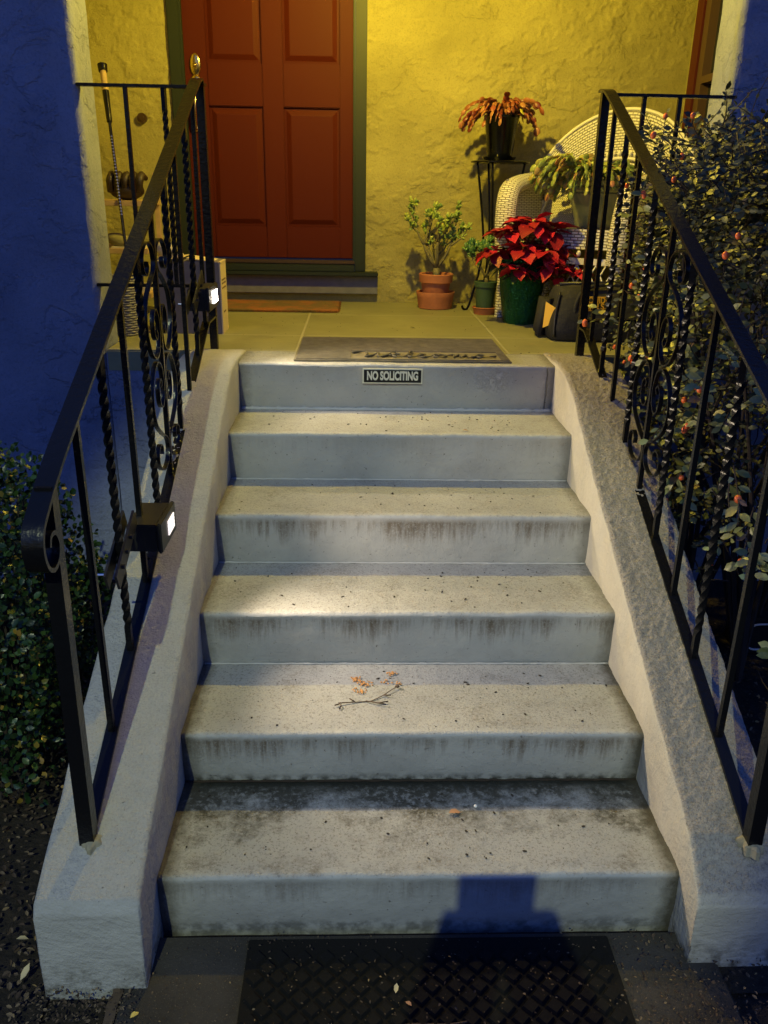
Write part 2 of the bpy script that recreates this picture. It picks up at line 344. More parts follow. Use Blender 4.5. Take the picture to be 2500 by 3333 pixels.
M['mortar']=simple('crumbling grout',(.27,.245,.17),.9,bs=60,bd=.006,var=.3)
def emit(name,col,st):
    a=bpy.data.materials.new(name); a.use_nodes=True; b=a.node_tree.nodes['Principled BSDF']; b.inputs['Base Color'].default_value=(.8,.8,.8,1)
    b.inputs['Emission Color'].default_value=col+(1,); b.inputs['Emission Strength'].default_value=st; return a
M['bulb']=emit('amber bulb',(1,.73,.07),4200)
M['led']=emit('led strip',(1,.90,.78),60)
M['led_low']=emit('led strip low',(1,.88,.84),1.3)

# ---------------- ground, path ----------------
g=MB(); g.surf(lambda u,v:(-40+80*u,-40+80*v,0),2,2); g.build('ground',M['soil'],kind='structure')
def slab(nm,x0,x1,y0,y1,z1):
    b=MB(); b.box(x0,x1,y0,y1,-.05,z1,b=.006); return b.build(nm,M['path'],kind='structure')
slab('path',-.585,.755,-6,-.012,.030)
slab('path',-3.2,-.60,-6,-.232,.026)
slab('path',.90,3.2,-6,-.17,.024)
# lumpy soil beds
def bed(x0,x1,y0,y1,amp,seed,z=.012):
    b=MB(); nx=int((x1-x0)/.035); ny=int((y1-y0)/.035)
    b.surf(lambda u,v:(x0+(x1-x0)*u,y0+(y1-y0)*v,z+amp*NZ.noise(V((u*9+seed,v*11,0)))+amp*.6*NZ.noise(V((u*45+seed,v*48,3)))),nx,ny)
    b.build('soil',M['soil'],smooth='all',kind='structure')
bed(-3,-.745,-.235,1.95,.012,1); bed(.757,3,-.168,1.95,.010,5)
b=MB(); b.surf(lambda u,v:(-.605+.022*u+.006*NZ.noise(V((v*60,0,0))),-2+1.99*v,.031+.003*NZ.noise(V((v*90,u*3,0)))),2,120); b.build('moss',M['litter'],kind='stuff')

# ---------------- staircase ----------------
st=empty('staircase',(.077,0,0),'grey painted concrete stairs with six worn steps between rough stucco side walls','stairs')
YN=[0,.328,.667,1.008,1.352,1.689,2.0]; ZN=[.03,.188,.342,.516,.687,.860,1.040]
XL,XR=-.527,.682
for k in range(1,7):
    y0,z0,z1=YN[k-1],ZN[k-1],ZN[k]; y1=YN[k]+.03 if k<6 else 1.93
    zb=z0-.06; rr=.013
    prof=[(y1,zb),(y0+.014,zb),(y0+.014,z0),(y0+.010,z0+.03)]+[(y0+.006,z0+.03+(z1-rr*1.5-z0-.03)*t) for t in (.33,.66,1)]
    prof+=[(y0+.004+rr-rr*math.cos(R(a)),z1-rr+rr*math.sin(R(a))) for a in (10,30,50,70,90)]
    nn=8; prof+=[(y0+rr+(y1-y0-rr)*t/nn,z1) for t in range(1,nn+1)]
    n=len(prof); b=MB(); nx=44; vs=[];fs=[]
    for i in range(nx+1):
        x=XL-.004+(XR-XL+.008)*i/nx
        for j,(yy,zz) in enumerate(prof):
            q=V((x*7,yy*7,zz*7+k)); d=.0035*NZ.noise(q)+.0016*NZ.noise(V((x*40,j*.9,k)))+(.004*min(0,NZ.noise(V((x*23,j*.5,k*3)))+.25) if 5<=j<=11 else 0)*-1
            dy=d if 1<=j<=12 else 0; dz=.003*NZ.noise(V((x*6,yy*8,k+9)))+ (.0012*NZ.noise(V((x*50,0,k))) if 5<j<13 else 0) if j>4 else 0
            vs.append((x,yy+dy,zz+dz))
    for i in range(nx):
        for j in range(n): fs.append((i*n+j,(i+1)*n+j,(i+1)*n+(j+1)%n,i*n+(j+1)%n))
    fs.append(tuple(range(n))); fs.append(tuple(nx*n+j for j in range(n))[::-1])
    b.add(vs,fs)
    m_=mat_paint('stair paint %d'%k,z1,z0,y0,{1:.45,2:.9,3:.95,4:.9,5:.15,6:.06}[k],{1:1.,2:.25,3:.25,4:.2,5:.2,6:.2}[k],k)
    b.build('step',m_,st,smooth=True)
    if k>1:   # bead of paint/caulk where riser meets tread
        am={2:.004,3:.0036,4:.0034,5:.0038,6:.010}[k]
        pts=[(XL+(XR-XL)*i/120,y0+.008-.002*NZ.noise(V((i*.4,k,0))),z0+.002+.0015*NZ.noise(V((i*.5,0,k)))) for i in range(121)]
        b=MB(); b.tube(pts,[am*(.8+.55*NZ.noise(V((i*.35,k*3,1)))+.5*NZ.noise(V((i*1.1,k*3,7)))*(1 if k==6 else .3)) for i in range(121)],6)
        cm=M['caulk'] if k>2 else M['dirt']
        b.build('caulk_bead',cm,st,smooth='all')
def stringer(xa,xb,pts,mat,grain=.001):
    # side profile (y,z), extruded in x with softened top edges and a little wobble
    out=[]
    P=[V((q[0],q[1],0)) for q in pts]
    top=[]
    for i in range(len(P)-1):
        n=max(1,int((P[i+1]-P[i]).length/.0058))
        for t in range(n): top.append(P[i].lerp(P[i+1],t/n))
    top.append(P[-1])
    W=xb-xa; e=.012
    K_=34; cols=[0,e*.3,e]+[e+(W-2*e)*t/K_ for t in range(1,K_)]+[W-e,W-e*.3,W]; drop=[e,e*.3,0]+[0]*(K_-1)+[0,e*.3,e]
    vs=[];fs=[];nc=len(cols)
    rows=[]
    for i,q in enumerate(top):
        row=[]
        for c,dr in zip(cols,drop):
            x=xa+c; wz=.003*NZ.noise(V((x*20,q.x*9,q.y*9))); wx=.003*NZ.noise(V((q.x*10,q.y*10,c*3)))
            g_=grain*(NZ.noise(V((x*85,q.x*85,q.y*85)))+.6*NZ.noise(V((x*150,q.x*150,q.y*150))))*(1 if q.x>-.09 else .3)
            row.append((x+wx+.3*g_,q.x,q.y-dr+wz+g_))
        rows.append(row)
    b=MB(); n=len(rows)
    # top sheet
    vv=[v for rw in rows for v in rw]; ff=[]
    for i in range(n-1):
        for c in range(nc-1): ff.append((i*nc+c,i*nc+c+1,(i+1)*nc+c+1,(i+1)*nc+c))
    base=len(vv)
    for i in range(n):   # side walls down to ground in 3 rows
        for side in (0,nc-1):
            x,yv,z=rows[i][side]
            for t in (.33,.66,1): vv.append((x+.003*NZ.noise(V((yv*9,z*t*9,side))),yv,z+(-.05-z)*t))
    def sid(i,s,t): 
        return i*nc+(0 if s==0 else nc-1) if t==0 else base+i*6+s*3+t-1
    for i in range(n-1):
        for t in range(3):
            ff.append((sid(i,0,t),sid(i+1,0,t),sid(i+1,0,t+1),sid(i,0,t+1))); ff.append((sid(i,1,t),sid(i,1,t+1),sid(i+1,1,t+1),sid(i+1,1,t)))
    for i in (0,n-1):
        ff.append(tuple(i*nc+c for c in range(nc))+tuple(sid(i,1,t) for t in (1,2,3))+tuple(sid(i,0,t) for t in (3,2,1)))
    b.add(vv,ff); return b.build('side_wall',mat,st,smooth='all')
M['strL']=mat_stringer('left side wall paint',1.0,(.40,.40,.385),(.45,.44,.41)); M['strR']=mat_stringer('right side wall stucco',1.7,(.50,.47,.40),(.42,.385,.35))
zl=lambda q:.335+.475*q
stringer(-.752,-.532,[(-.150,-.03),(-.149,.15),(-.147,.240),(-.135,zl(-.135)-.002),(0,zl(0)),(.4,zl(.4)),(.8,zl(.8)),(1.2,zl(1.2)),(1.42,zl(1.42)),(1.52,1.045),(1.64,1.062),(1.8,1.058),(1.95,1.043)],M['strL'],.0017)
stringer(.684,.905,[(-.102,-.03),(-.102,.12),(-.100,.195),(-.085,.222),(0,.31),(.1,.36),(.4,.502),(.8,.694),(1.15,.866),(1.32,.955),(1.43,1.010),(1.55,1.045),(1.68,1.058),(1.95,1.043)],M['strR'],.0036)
# grout collars round the newel feet
for (x,yy,z) in ((-.655,-.015,.322),(.822,-.018,.302)):
    b=MB(); b.lathe([(.030,-.02),(.028,.001),(.023,.006),(.018,.008)],(x,yy,z),30,.30); b.build('grout_patch',M['mortar'],st,smooth=True)

# ---------------- house ----------------
hs=empty('house',(0,1.93,0),'blue lit stucco house front with a recessed yellow lit entry porch','house')
def wall(name,mat,outline,z0,z1,jit=.004,parent=hs,dz=.06):
    # outline in XY extruded upward, corner points wobble with height like hand trowelled plaster
    n=max(2,int((z1-z0)/dz)); vs=[];fs=[];k=len(outline)
    for i in range(n+1):
        z=z0+(z1-z0)*i/n
        for j,(x,yy) in enumerate(outline): vs.append((x+jit*NZ.noise(V((x*3,z*6,j))),yy+jit*NZ.noise(V((yy*3+9,z*6,j))),z))
    for i in range(n):
        for j in range(k): fs.append((i*k+j,i*k+(j+1)%k,(i+1)*k+(j+1)%k,(i+1)*k+j))
    fs.append(tuple(range(k))[::-1]); fs.append(tuple(n*k+j for j in range(k)))
    b=MB(); b.add(vs,fs); return b.build(name,mat,parent,smooth=True)
def arc(cx,cyy,rr,a0,a1,n=5): return [(cx+rr*math.cos(R(a0+(a1-a0)*t/n)),cyy+rr*math.sin(R(a0+(a1-a0)*t/n))) for t in range(n+1)]
rr=.028
wall('front_wall',M['stucco_out'],[(-7,1.93)]+arc(-1.10-rr,1.93+rr,rr,-90,0)+[(-1.10,2.13),(-7,2.13)],-.05,3.7,.006)
wall('front_wall',M['stucco_out'],[(7,1.93),(7,2.13),(1.30,2.13)]+arc(1.30+rr,1.93+rr,rr,180,270),-.05,3.7,.006)
b=MB(); b.box(-1.15,1.35,1.95,2.12,3.32,3.71); b.build('lintel',M['stucco_out'],hs)
wall('base_wall',M['stucco_out'],[(-1.098,1.932),(1.302,1.932),(1.302,2.10),(-1.098,2.10)],-.05,1.028,.002)
# back wall with door opening
Y=3.54
def smooth(v,a,b_):
    t=min(max((v-a)/(b_-a),0),1); return t*t*(3-2*t)
def back(x0,x1,z0,z1):
    b=MB(); b.box(x0,x1,Y,Y+.2,z0,z1); return b
for q in ((-1.75,-1.075,1.0,3.7),(-.045,1.75,1.0,3.7),(-1.075,-.045,1.0,1.20),(-1.075,-.045,3.34,3.7)):
    b=back(*q)
    x0,x1,z0,z1=q; z1=min(z1,2.75)
    if z1-z0>.5 and x1-x0>.4:
        nx=int((x1-x0)/.0075); nz=int((z1-z0)/.0075)
        def rel(u,v):
            x=x0+(x1-x0)*u; z=z0+(z1-z0)*v; q_=V((x,0,z*1.25))
            e=smooth(NZ.fractal(q_*5.2,.70,2.1,6),.0,.05)*smooth(NZ.noise(q_*3.0+V((4,0,4))),-.35,.10)
            e2=smooth(NZ.fractal(q_*13+V((3,9,1)),.8,2.1,4),.08,.17)*smooth(NZ.noise(q_*2.4+V((9,2,4))),-.15,.15)
            return (x,Y-.0015-.0046*e-.0042*e2-.0012*NZ.noise(q_*55),z)
        b.surf(lambda u,v:rel(u,v),nx,nz); b.uv={}
    b.build('porch_back_wall',M['stucco'],hs,smooth='all' if z1-z0>.5 and x1-x0>.4 else False)
b=MB(); b.box(-1.85,-1.62,2.13,3.74,1.0,3.7); b.build('porch_side_wall',M['stucco'],hs)
b=MB(); b.box(1.70,1.9,2.13,2.30,1.0,3.7); b.box(1.70,1.9,3.44,3.54,1.0,3.7); b.box(1.70,1.9,2.30,3.44,1.0,1.75); b.box(1.70,1.9,2.30,3.44,3.2,3.7); b.build('porch_side_wall',M['stucco'],hs)
wn=MB(); wn.box(1.69,1.78,3.40,3.50,1.70,3.25,b=.003); wn.box(1.69,1.78,2.24,2.34,1.70,3.25,b=.003); wn.box(1.69,1.78,2.34,3.40,1.70,1.79,b=.003); wn.box(1.69,1.78,2.34,3.40,3.16,3.25,b=.003)
wo=wn.build('window',M['redtrim'],hs)
wn=MB(); wn.box(1.70,1.76,3.33,3.398,1.792,3.158); wn.box(1.70,1.76,2.342,2.40,1.792,3.158); wn.box(1.705,1.755,2.84,2.88,1.792,3.158); wn.box(1.70,1.75,2.40,3.33,2.20,2.235); wn.build('sash',M['browntrim'],wo)
wn=MB(); wn.box(1.745,1.75,2.35,3.39,1.80,3.15); wn.build('pane',M['glass'],wo)
b=MB(); b.box(-7,7,1.88,4.5,3.72,3.86); b.build('roof_eave',M['white'],hs)
b=MB(); b.box(-1.7,1.8,2.12,3.6,3.5,3.56); b.build('porch_ceiling',M['stucco'],hs)
b=MB(); b.box(-1.0985,1.3015,1.9305,2.1405,.95,1.040,b=.006); b.box(-1.66,1.75,2.1325,3.6,.95,1.0402); b.build('porch_floor',M['floor'],hs)
# door
dr=MB(); dr.box(-1.018,-.100,3.572,3.61,1.279,3.31)
xs=[(-1.018,-.892),(-.600,-.488),(-.184,-.100)]; zs=[(1.279,1.450),(2.065,2.277),(2.92,3.02),(3.20,3.31)]
for a_,c_ in xs: dr.box(a_,c_,3.553,3.5715,1.279,3.31,b=.004)
for (a_,c_) in ((-.892,-.600),(-.488,-.184)):
    for z0,z1 in zs: dr.box(a_+.0004,c_-.0004,3.5533,3.5712,z0,z1,b=.004)
door=dr.build('door',M['door'],hs,smooth=True)
for (a_,c_) in ((-.892,-.600),(-.488,-.184)):
    for z0,z1 in ((1.450,2.065),(2.277,2.92),(3.02,3.20)):
        pn=MB(); i1,i2=.014,.038
        def ring(i,yy): return [(a_+i,yy,z0+i),(c_-i,yy,z0+i),(c_-i,yy,z1-i),(a_+i,yy,z1-i)]
        rs=[ring(.0,3.5700),ring(i1,3.5690),ring(i2,3.5570),ring(i2+.003,3.5565)]
        fs=[(q*4+j,q*4+(j+1)%4,(q+1)*4+(j+1)%4,(q+1)*4+j) for q in range(3) for j in range(4)]+[(12,13,14,15)]
        pn.add([v for g_ in rs for v in g_],fs); pn.build('door_panel',M['door'],door)
hd=MB(); hd.ell((-.952,3.548,2.262),(.030,.009,.055),nu=18,nv=10); hd.ell((-.952,3.537,2.258),(.012,.012,.012)); hd.build('deadbolt_plate',M['brass'],door,smooth='all')
hd=MB(); hd.ell((-.952,3.546,2.165),(.034,.010,.050),nu=18,nv=10); hd.ell((-.952,3.53,2.172),(.014,.02,.009)); 
hd.tube(cat([(-.952,3.545,2.14),(-.954,3.515,2.12),(-.957,3.500,2.06),(-.960,3.505,1.99),(-.962,3.52,1.955),(-.962,3.545,1.945)],5),[.006]*26,8); hd.ell((-.962,3.545,1.95),(.013,.008,.018)); hd.build('door_handle',M['brass'],door,smooth='all')
fr=MB()
fr.box(-1.083,-1.0195,3.518,3.62,1.20,3.36,b=.004); fr.box(-.0985,-.037,3.518,3.62,1.213,3.36,b=.004); fr.box(-1.0190,-.099,3.518,3.62,3.312,3.36,b=.004)
fr.box(-1.0195,-1.008,3.530,3.552,1.25,3.31); fr.box(-.110,-.0990,3.530,3.552,1.25,3.31)
df=fr.build('door_frame',M['green'],hs,smooth=True)
b=MB(); b.box(-1.018,-.1,3.505,3.60,1.252,1.272,b=.004); b.build('threshold',M['bronze'],df)
b=MB(); b.box(-1.13,.036,3.452,3.56,1.190,1.212,b=.005); b.box(-1.02,-.1,3.478,3.56,1.2125,1.250,b=.004); b.build('sill',M['green'],df,smooth=True)
b=MB(); b.box(-1.13,.034,3.500,3.56,1.088,1.1895,b=.003); b.build('sill_board',M['greyboard'],df)
b=MB(); b.tube([(-1.25,3.54,1.996),(-1.25,3.515,1.996)],.026,20); b.tube([(-1.25,3.516,1.996),(-1.25,3.508,1.996)],.013,14); b.build('doorbell',M['bronze'],hs,smooth=True)
# porch lamp above the entry (out of frame)
pl=empty('porch_lamp',(.05,2.26,3.5),'amber porch lamp hanging from the entry ceiling','lamp')
b=MB(); b.tube([(.05,2.26,3.5),(.05,2.26,2.99)],.008,8); b.lathe([(.07,3.49),(.065,3.5)],(.05,2.26,0),20); b.lathe([(.012,3.0),(.10,2.965),(.105,2.955)],(.05,2.26,0),24); b.build('lamp_shade',M['bronze'],pl,smooth=True)
b=MB(); b.ell((.05,2.26,2.90),(.030,.030,.036),nu=10,nv=8); b.build('bulb',M['bulb'],pl,smooth='all')

# ---------------- railings ----------------
def bar(b,p0,p1,s=.0145,s2=None):
    p0=V(p0);p1=V(p1);t=(p1-p0).normalized(); x=V((1,0,0)) if abs(t.x)<.7 else V((0,1,0)); a=(x-t*x.dot(t)).normalized(); c=t.cross(a); s2=s2 or s
    vs=[p+a*i*s/2+c*j*s2/2 for p in (p0,p1) for i,j in ((-1,-1),(1,-1),(1,1),(-1,1))]
    b.add(vs,[(0,1,2,3),(7,6,5,4),(0,4,5,1),(1,5,6,2),(2,6,7,3),(3,7,4,0)])
def twist(b,x,yy,z0,z1,s=.0155):
    h=s/2*1.414; e=.07; n=int((z1-z0)/.006); vs=[];fs=[]
    for i in range(n+1):
        z=z0+(z1-z0)*i/n; a=0 
        zz=min(max(z-z0-e,0),z1-z0-2*e); a=zz/.125*2*PI
        vs+=[(x+h*math.cos(a+PI/4+k*PI/2),yy+h*math.sin(a+PI/4+k*PI/2),z) for k in range(4)]
    for i in range(n):
        for k in range(4): fs.append((i*4+k,i*4+(k+1)%4,i*4+4+(k+1)%4,i*4+4+k))
    b.add(vs,fs)
def ribbon(b,path,x,wd=.013,th=.0045):
    P=[V((0,q[0],q[1])) for q in path]; vs=[];fs=[]
    for i,q in enumerate(P):
        t=(P[min(i+1,len(P)-1)]-P[max(i-1,0)]).normalized(); n=V((0,-t.z,t.y))
        vs+=[(x+sx*wd/2,q.y+n.y*sn*th/2,q.z+n.z*sn*th/2) for sx,sn in ((-1,-1),(1,-1),(1,1),(-1,1))]
    for i in range(len(P)-1):
        for k in range(4): fs.append((i*4+k,i*4+(k+1)%4,i*4+4+(k+1)%4,i*4+4+k))
    fs+=[(0,1,2,3),tuple((len(P)-1)*4+k for k in range(4))]; b.add(vs,fs)
def railing(X,dirn,yp,ys,yc,zr,zb,wallx,label,newy,newz):
    rt=empty('stair_railing',(X,0,0),label,'railing','railings up the two sides of the stairs')
    ih=M['iron']
    # handrail: flat moulded cap that curls under at the foot
    top=[(yp+.03,2.013),(yp-.02,2.012),(yp-.10,zr(yp-.10))]+[(q,zr(q)) for q in (1.5,1.1,.7,.4,.2,.1)]
    curl=[(.03,zr(.03)-.004),(-.03,zr(-.03)-.012),(-.07,1.082),(-.083,1.045),(-.072,1.008),(-.045,.992),(-.016,1.002),(-.004,1.03),(-.018,1.056),(-.042,1.058),(-.052,1.04)]
    pth=[(q[1],q[2]) for q in cat([(0,a,c) for a,c in top+curl],6)]
    b=MB(); ribbon(b,pth,X,.040,.009); b.build('handrail',ih,rt,smooth=True)
    b=MB(); bar(b,(X,newy,newz),(X,newy+.03,zr(newy+.03)-.004),.032); b.build('newel_post',ih,rt)
    b=MB(); bar(b,(X,yp,1.038),(X,yp,2.006),.030); b.build('newel_post',ih,rt)
    b=MB(); pb=[(newy+.01,zb(newy+.01)),(1.74,zb(1.74)),(1.80,zb(1.78)+.004),(yp,zb(1.78)+.006)]; ribbon(b,pb,X,.030,.008); b.build('bottom_rail',ih,rt)
    for i,q in enumerate(ys):
        z0,z1=zb(q)+.003,zr(q)-.004
        b=MB()
        if i%2==1: twist(b,X,q,z0,z1); b.build('twisted_baluster',ih,rt,smooth=True)
        else: bar(b,(X,q,z0),(X,q,z1),.0145); b.build('baluster',ih,rt)
    # scrollwork about the middle baluster
    up=[(.068,1.262),(.052,1.245),(.034,1.262),(.026,1.300),(.045,1.338),(.080,1.335),(.100,1.290),(.088,1.235),(.062,1.197)]
    up=[(.055,1.275),(.045,1.262),(.060,1.250),(.080,1.270),(.078,1.315),(.050,1.335),(.022,1.308),(.018,1.260),(.035,1.215),(.072,1.198),(.115,1.215),(.150,1.262),(.158,1.315),(.135,1.370),(.075,1.412),(.025,1.438),(.012,1.470),(.028,1.503),(.070,1.520),(.115,1.512),(.145,1.483),(.142,1.450),(.115,1.435),(.092,1.450),(.095,1.470)]
    for s_ in (1,-1):
        for mir in (0,1):
            pts=[(0,yc+s_*a,(c if not mir else 1.192*2-c)) for a,c in up]; pth=[(q[1],q[2]) for q in cat(pts,5)]
            b=MB(); ribbon(b,pth,X); b.build('scroll',ih,rt,smooth=True)
    # level return to the house wall
    b=MB(); bar(b,(X-.015*dirn,yp,2.004),(wallx,yp+(.0 if dirn>0 else -.03),2.004),.012,.030)
    yw=1.945 if dirn<0 else 1.90
    b=MB(); b.box(min(X+.015*dirn,wallx),max(X+.015*dirn,wallx),yw-.016,yw+.016,1.996,2.007,b=.002); b.build('level_rail',ih,rt)
    zlow=1.30 if dirn<0 else 1.192
    b=MB(); b.box(min(X+.015*dirn,wallx),max(X+.015*dirn,wallx),yw-.012,yw+.012,zlow-.012,zlow,b=.001); b.build('level_rail',ih,rt)
    xs_=(-.934,-.795) if dirn<0 else (.972,1.104)
    for i,q in enumerate(xs_):
        b=MB()
        if dirn<0 and i==1: twist(b,q,yw,zlow,1.996); b.build('twisted_baluster',ih,rt,smooth=True)
        else: bar(b,(q,yw,zlow),(q,yw,1.996),.0145); b.build('baluster',ih,rt)
    return rt
railing(-.664,-1,1.965,[1.785,1.60,1.405,1.221,1.025,.825,.629,.423,.212],1.025,lambda q:1.138+.468*q,lambda q:.345+.463*q,-1.108,'black iron railing with two clamped lights, left of the steps',-.018,.30)
railing(.822,1,1.885,[1.735,1.556,1.383,1.194,.999,.811,.615,.424,.215],.999,lambda q:1.138+.474*q,lambda q:.318+.470*q,1.31,'black iron railing tangled with berry branches, right of the steps',-.020,.28)

# ---------------- clamped led lights ----------------
def ledlamp(x0,x1,y0,y1,z0,z1,em,label,ybal,zt):
    t=empty('rail_light',((x0+x1)/2,(y0+y1)/2,z0),label,'light','lights clamped to the left railing')
    b=MB(); b.box(x0,x1-.012,y0,y1,z0,z1,b=.003); b.build('housing',M['plastic'],t,smooth=True)
    b=MB(); b.box(x1-.0118,x1,y0-.004,y1+.004,z0-.004,z1+.004,b=.003); b.build('bezel',M['plastic'],t,smooth=True)
    n=4; hh=(z1-z0)*.56; zc=(z0+z1)/2
    for i in range(n):
        za=zc-hh/2+hh*i/n; b=MB(); b.box(x1+.0004,x1+.003,y0+(y1-y0)*.42,y1-(y1-y0)*.16,za+.0012,za+hh/n-.0018); b.build('led_strip',em,t)
    # sloped bracket and wing bolt
    b=MB(); rot=MX.Rotation(R(25),3,'X'); xm=-.664
    b.box(xm-.016,xm-.010,ybal-.10,ybal+.12,z1-.035,z1+.012,rot=rot); b.box(xm+.010,xm+.016,ybal-.10,ybal+.12,z1-.035,z1+.012,rot=rot)
    b.box(xm+.0165,x0+.03,y0+.03,y1-.03,z1-.03,z1-.012); b.build('clamp_bracket',M['plastic'],t)
    for k in range(3):
        b=MB(); b.tube([(xm+.016,ybal-.05+k*.045,z1-.010+(ybal-.05+k*.045-ybal)*.45),(xm+.024,ybal-.05+k*.045,z1-.010+(-.05+k*.045)*.45)],.006,8); b.build('bolt',M['plastic'],t,smooth=True)
    b=MB(); b.tube([(xm-.045,ybal-.07,z1-.045),(xm-.018,ybal-.07,z1-.045)],.0035,8); b.build('wing_bolt',M['chrome'],t,smooth=True)
ledlamp(-.690,-.612,1.60,1.80,1.243,1.322,M['led'],'lit black lamp clamped high on the left railing beside the carton',1.60,1.33)
ledlamp(-.684,-.592,.560,.730,.758,.835,M['led_low'],'black lamp with four thin light bars clamped low on the left railing',.423,.9)

# ---------------- text ----------------
def text_mesh(name,s_,size,mat,parent,loc,rot,sx=1,off=0,depth=.001,shear=0):
    cu=bpy.data.curves.new(name,'FONT'); cu.body=s_; cu.size=size; cu.align_x='CENTER'; cu.align_y='CENTER'; cu.offset=off; cu.extrude=depth/2; cu.shear=shear
    o=bpy.data.objects.new('tmp',cu); C.objects.link(o); bpy.context.view_layer.update()
    me=bpy.data.meshes.new_from_object(o.evaluated_get(bpy.context.evaluated_depsgraph_get())); bpy.data.objects.remove(o)
    me.name=name; me.materials.clear(); me.materials.append(mat)
    T=MX.Translation(V(loc))@rot.to_4x4()@MX.Diagonal((sx,1,1,1)); me.transform(T)
    ob=bpy.data.objects.new(name,me); C.objects.link(ob); ob.parent=parent; ob.matrix_parent_inverse=MX.Translation(-parent.location); return ob
RX=MX.Rotation(R(90),3,'X')
sg=empty('sign',(.055,1.680,.967),'black sign reading NO SOLICITING on the top riser','sign')
b=MB(); b.box(-.059,.171,1.682,1.688,.968,1.026); b.build('border',M['signwhite'],sg)
b=MB(); b.box(-.054,.166,1.680,1.6815,.973,1.021); b.build('plate',M['signblack'],sg)
text_mesh('lettering','NO SOLICITING',.0455,M['signwhite'],sg,(.056,1.6792,.9972),RX,.60,.0019)

# ---------------- welcome mat ----------------
wm=empty('welcome_mat',(.10,1.98,1.04),'grey ribbed rubber door mat with cursive Welcome at the top of the stairs','door mat')
b=MB(); b.box(-.325,.522,1.733,2.235,1.0405,1.0475,b=.002)
yy=1.742
while yy<2.228:
    x0=-.318; x1=.515
    b.box(x0,(-.105 if 1.752<yy<1.905 else x1),yy,yy+.0052,1.0475,1.0515)
    if 1.752<yy<1.905: b.box(.485,x1,yy,yy+.0052,1.0475,1.0515)
    yy+=.0115
b.build('rubber_base',M['rubber'],wm)
def stroke(b,pts,rad=.005):
    c=cat(pts,6); b.tube(c,[rad*(.8+.4*math.sin(i*.5)) for i in range(len(c))],6)
x0=-.06; zz=1.0535; y0=1.775
L=lambda seq,ox: [(x0+ox+a,y0+c,zz) for a,c in seq]
b=MB()
W_=[(-.04,.085),(-.01,.105),(.015,.10),(.02,.06),(.01,.01),(.04,.03),(.065,.09),(.062,.03),(.07,.005),(.10,.04),(.12,.10),(.135,.11)]
stroke(b,L(W_,0),.0045)
stroke(b,L([(.105,.03),(.135,.045),(.15,.06),(.135,.07),(.12,.045),(.13,.01),(.16,.01),(.185,.05),(.205,.105),(.195,.11),(.18,.06),(.185,.01),(.21,.015),(.235,.05),(.255,.062),(.235,.065),(.22,.035),(.235,.006),(.265,.015),(.285,.05),(.305,.06),(.285,.045),(.29,.012),(.32,.01),(.335,.04),(.315,.06),(.30,.045),(.345,.05),(.365,.055),(.36,.01),(.385,.055),(.39,.01),(.415,.055),(.42,.012),(.445,.02)],0),.004)
stroke(b,L([(.43,.02),(.465,.035),(.485,.055),(.465,.065),(.45,.035),(.465,.008),(.50,.02),(.53,.035)],0),.004)
b.build('cursive_word',M['rubber_dark'],wm,smooth='all')
cm=MB(); rnd=random.Random(4)
cm.box(-.835,-.185,3.060,3.49,1.0405,1.050,b=.003)
for i in range(900):
    x=rnd.uniform(-.84,-.18); e_=rnd.random(); yv=3.058 if e_<.45 else rnd.uniform(3.06,3.48); x=x if e_<.85 else -.184; q=V((x,yv,rnd.uniform(1.041,1.051)))
    cm.tube([q,q+V((rnd.uniform(-.006,.006)+(.006 if e_>.85 else 0),-rnd.uniform(.002,.009),rnd.uniform(-.002,.006)))],.0009,3,False)
tag(cm.build('coir_mat',M['coir']),'worn orange brown coir mat lying below the red front door','door mat')
# rubber mat on the path
om=empty('rubber_mat',(.10,-.4,.03),'black rubber mat with raised diamond pattern on the path below the stairs','mat')
b=MB(); b.box(-.323,.518,-.80,-.032,.0305,.038,b=.002); b.build('rubber_base',M['outmat'],om)
b=MB(); s_=.052
for i in range(-2,22):
    for j in range(-2,36):
        x=-.323+i*s_+(.5*s_ if j%2 else 0); yv=-.03-.03-j*s_*.5
        if -.300<x<.495 and -.79<yv<-.06:
            h=s_*.42; t=h*.76; vs=[(x+h,yv,.038),(x,yv+h,.038),(x-h,yv,.038),(x,yv-h,.038),(x+t,yv,.0460),(x,yv+t,.0460),(x-t,yv,.0460),(x,yv-t,.0460)]
            b.add(vs,[(4,5,6,7),(0,1,5,4),(1,2,6,5),(2,3,7,6),(3,0,4,7)])
b.build('diamond_studs',M['outmat'],om)

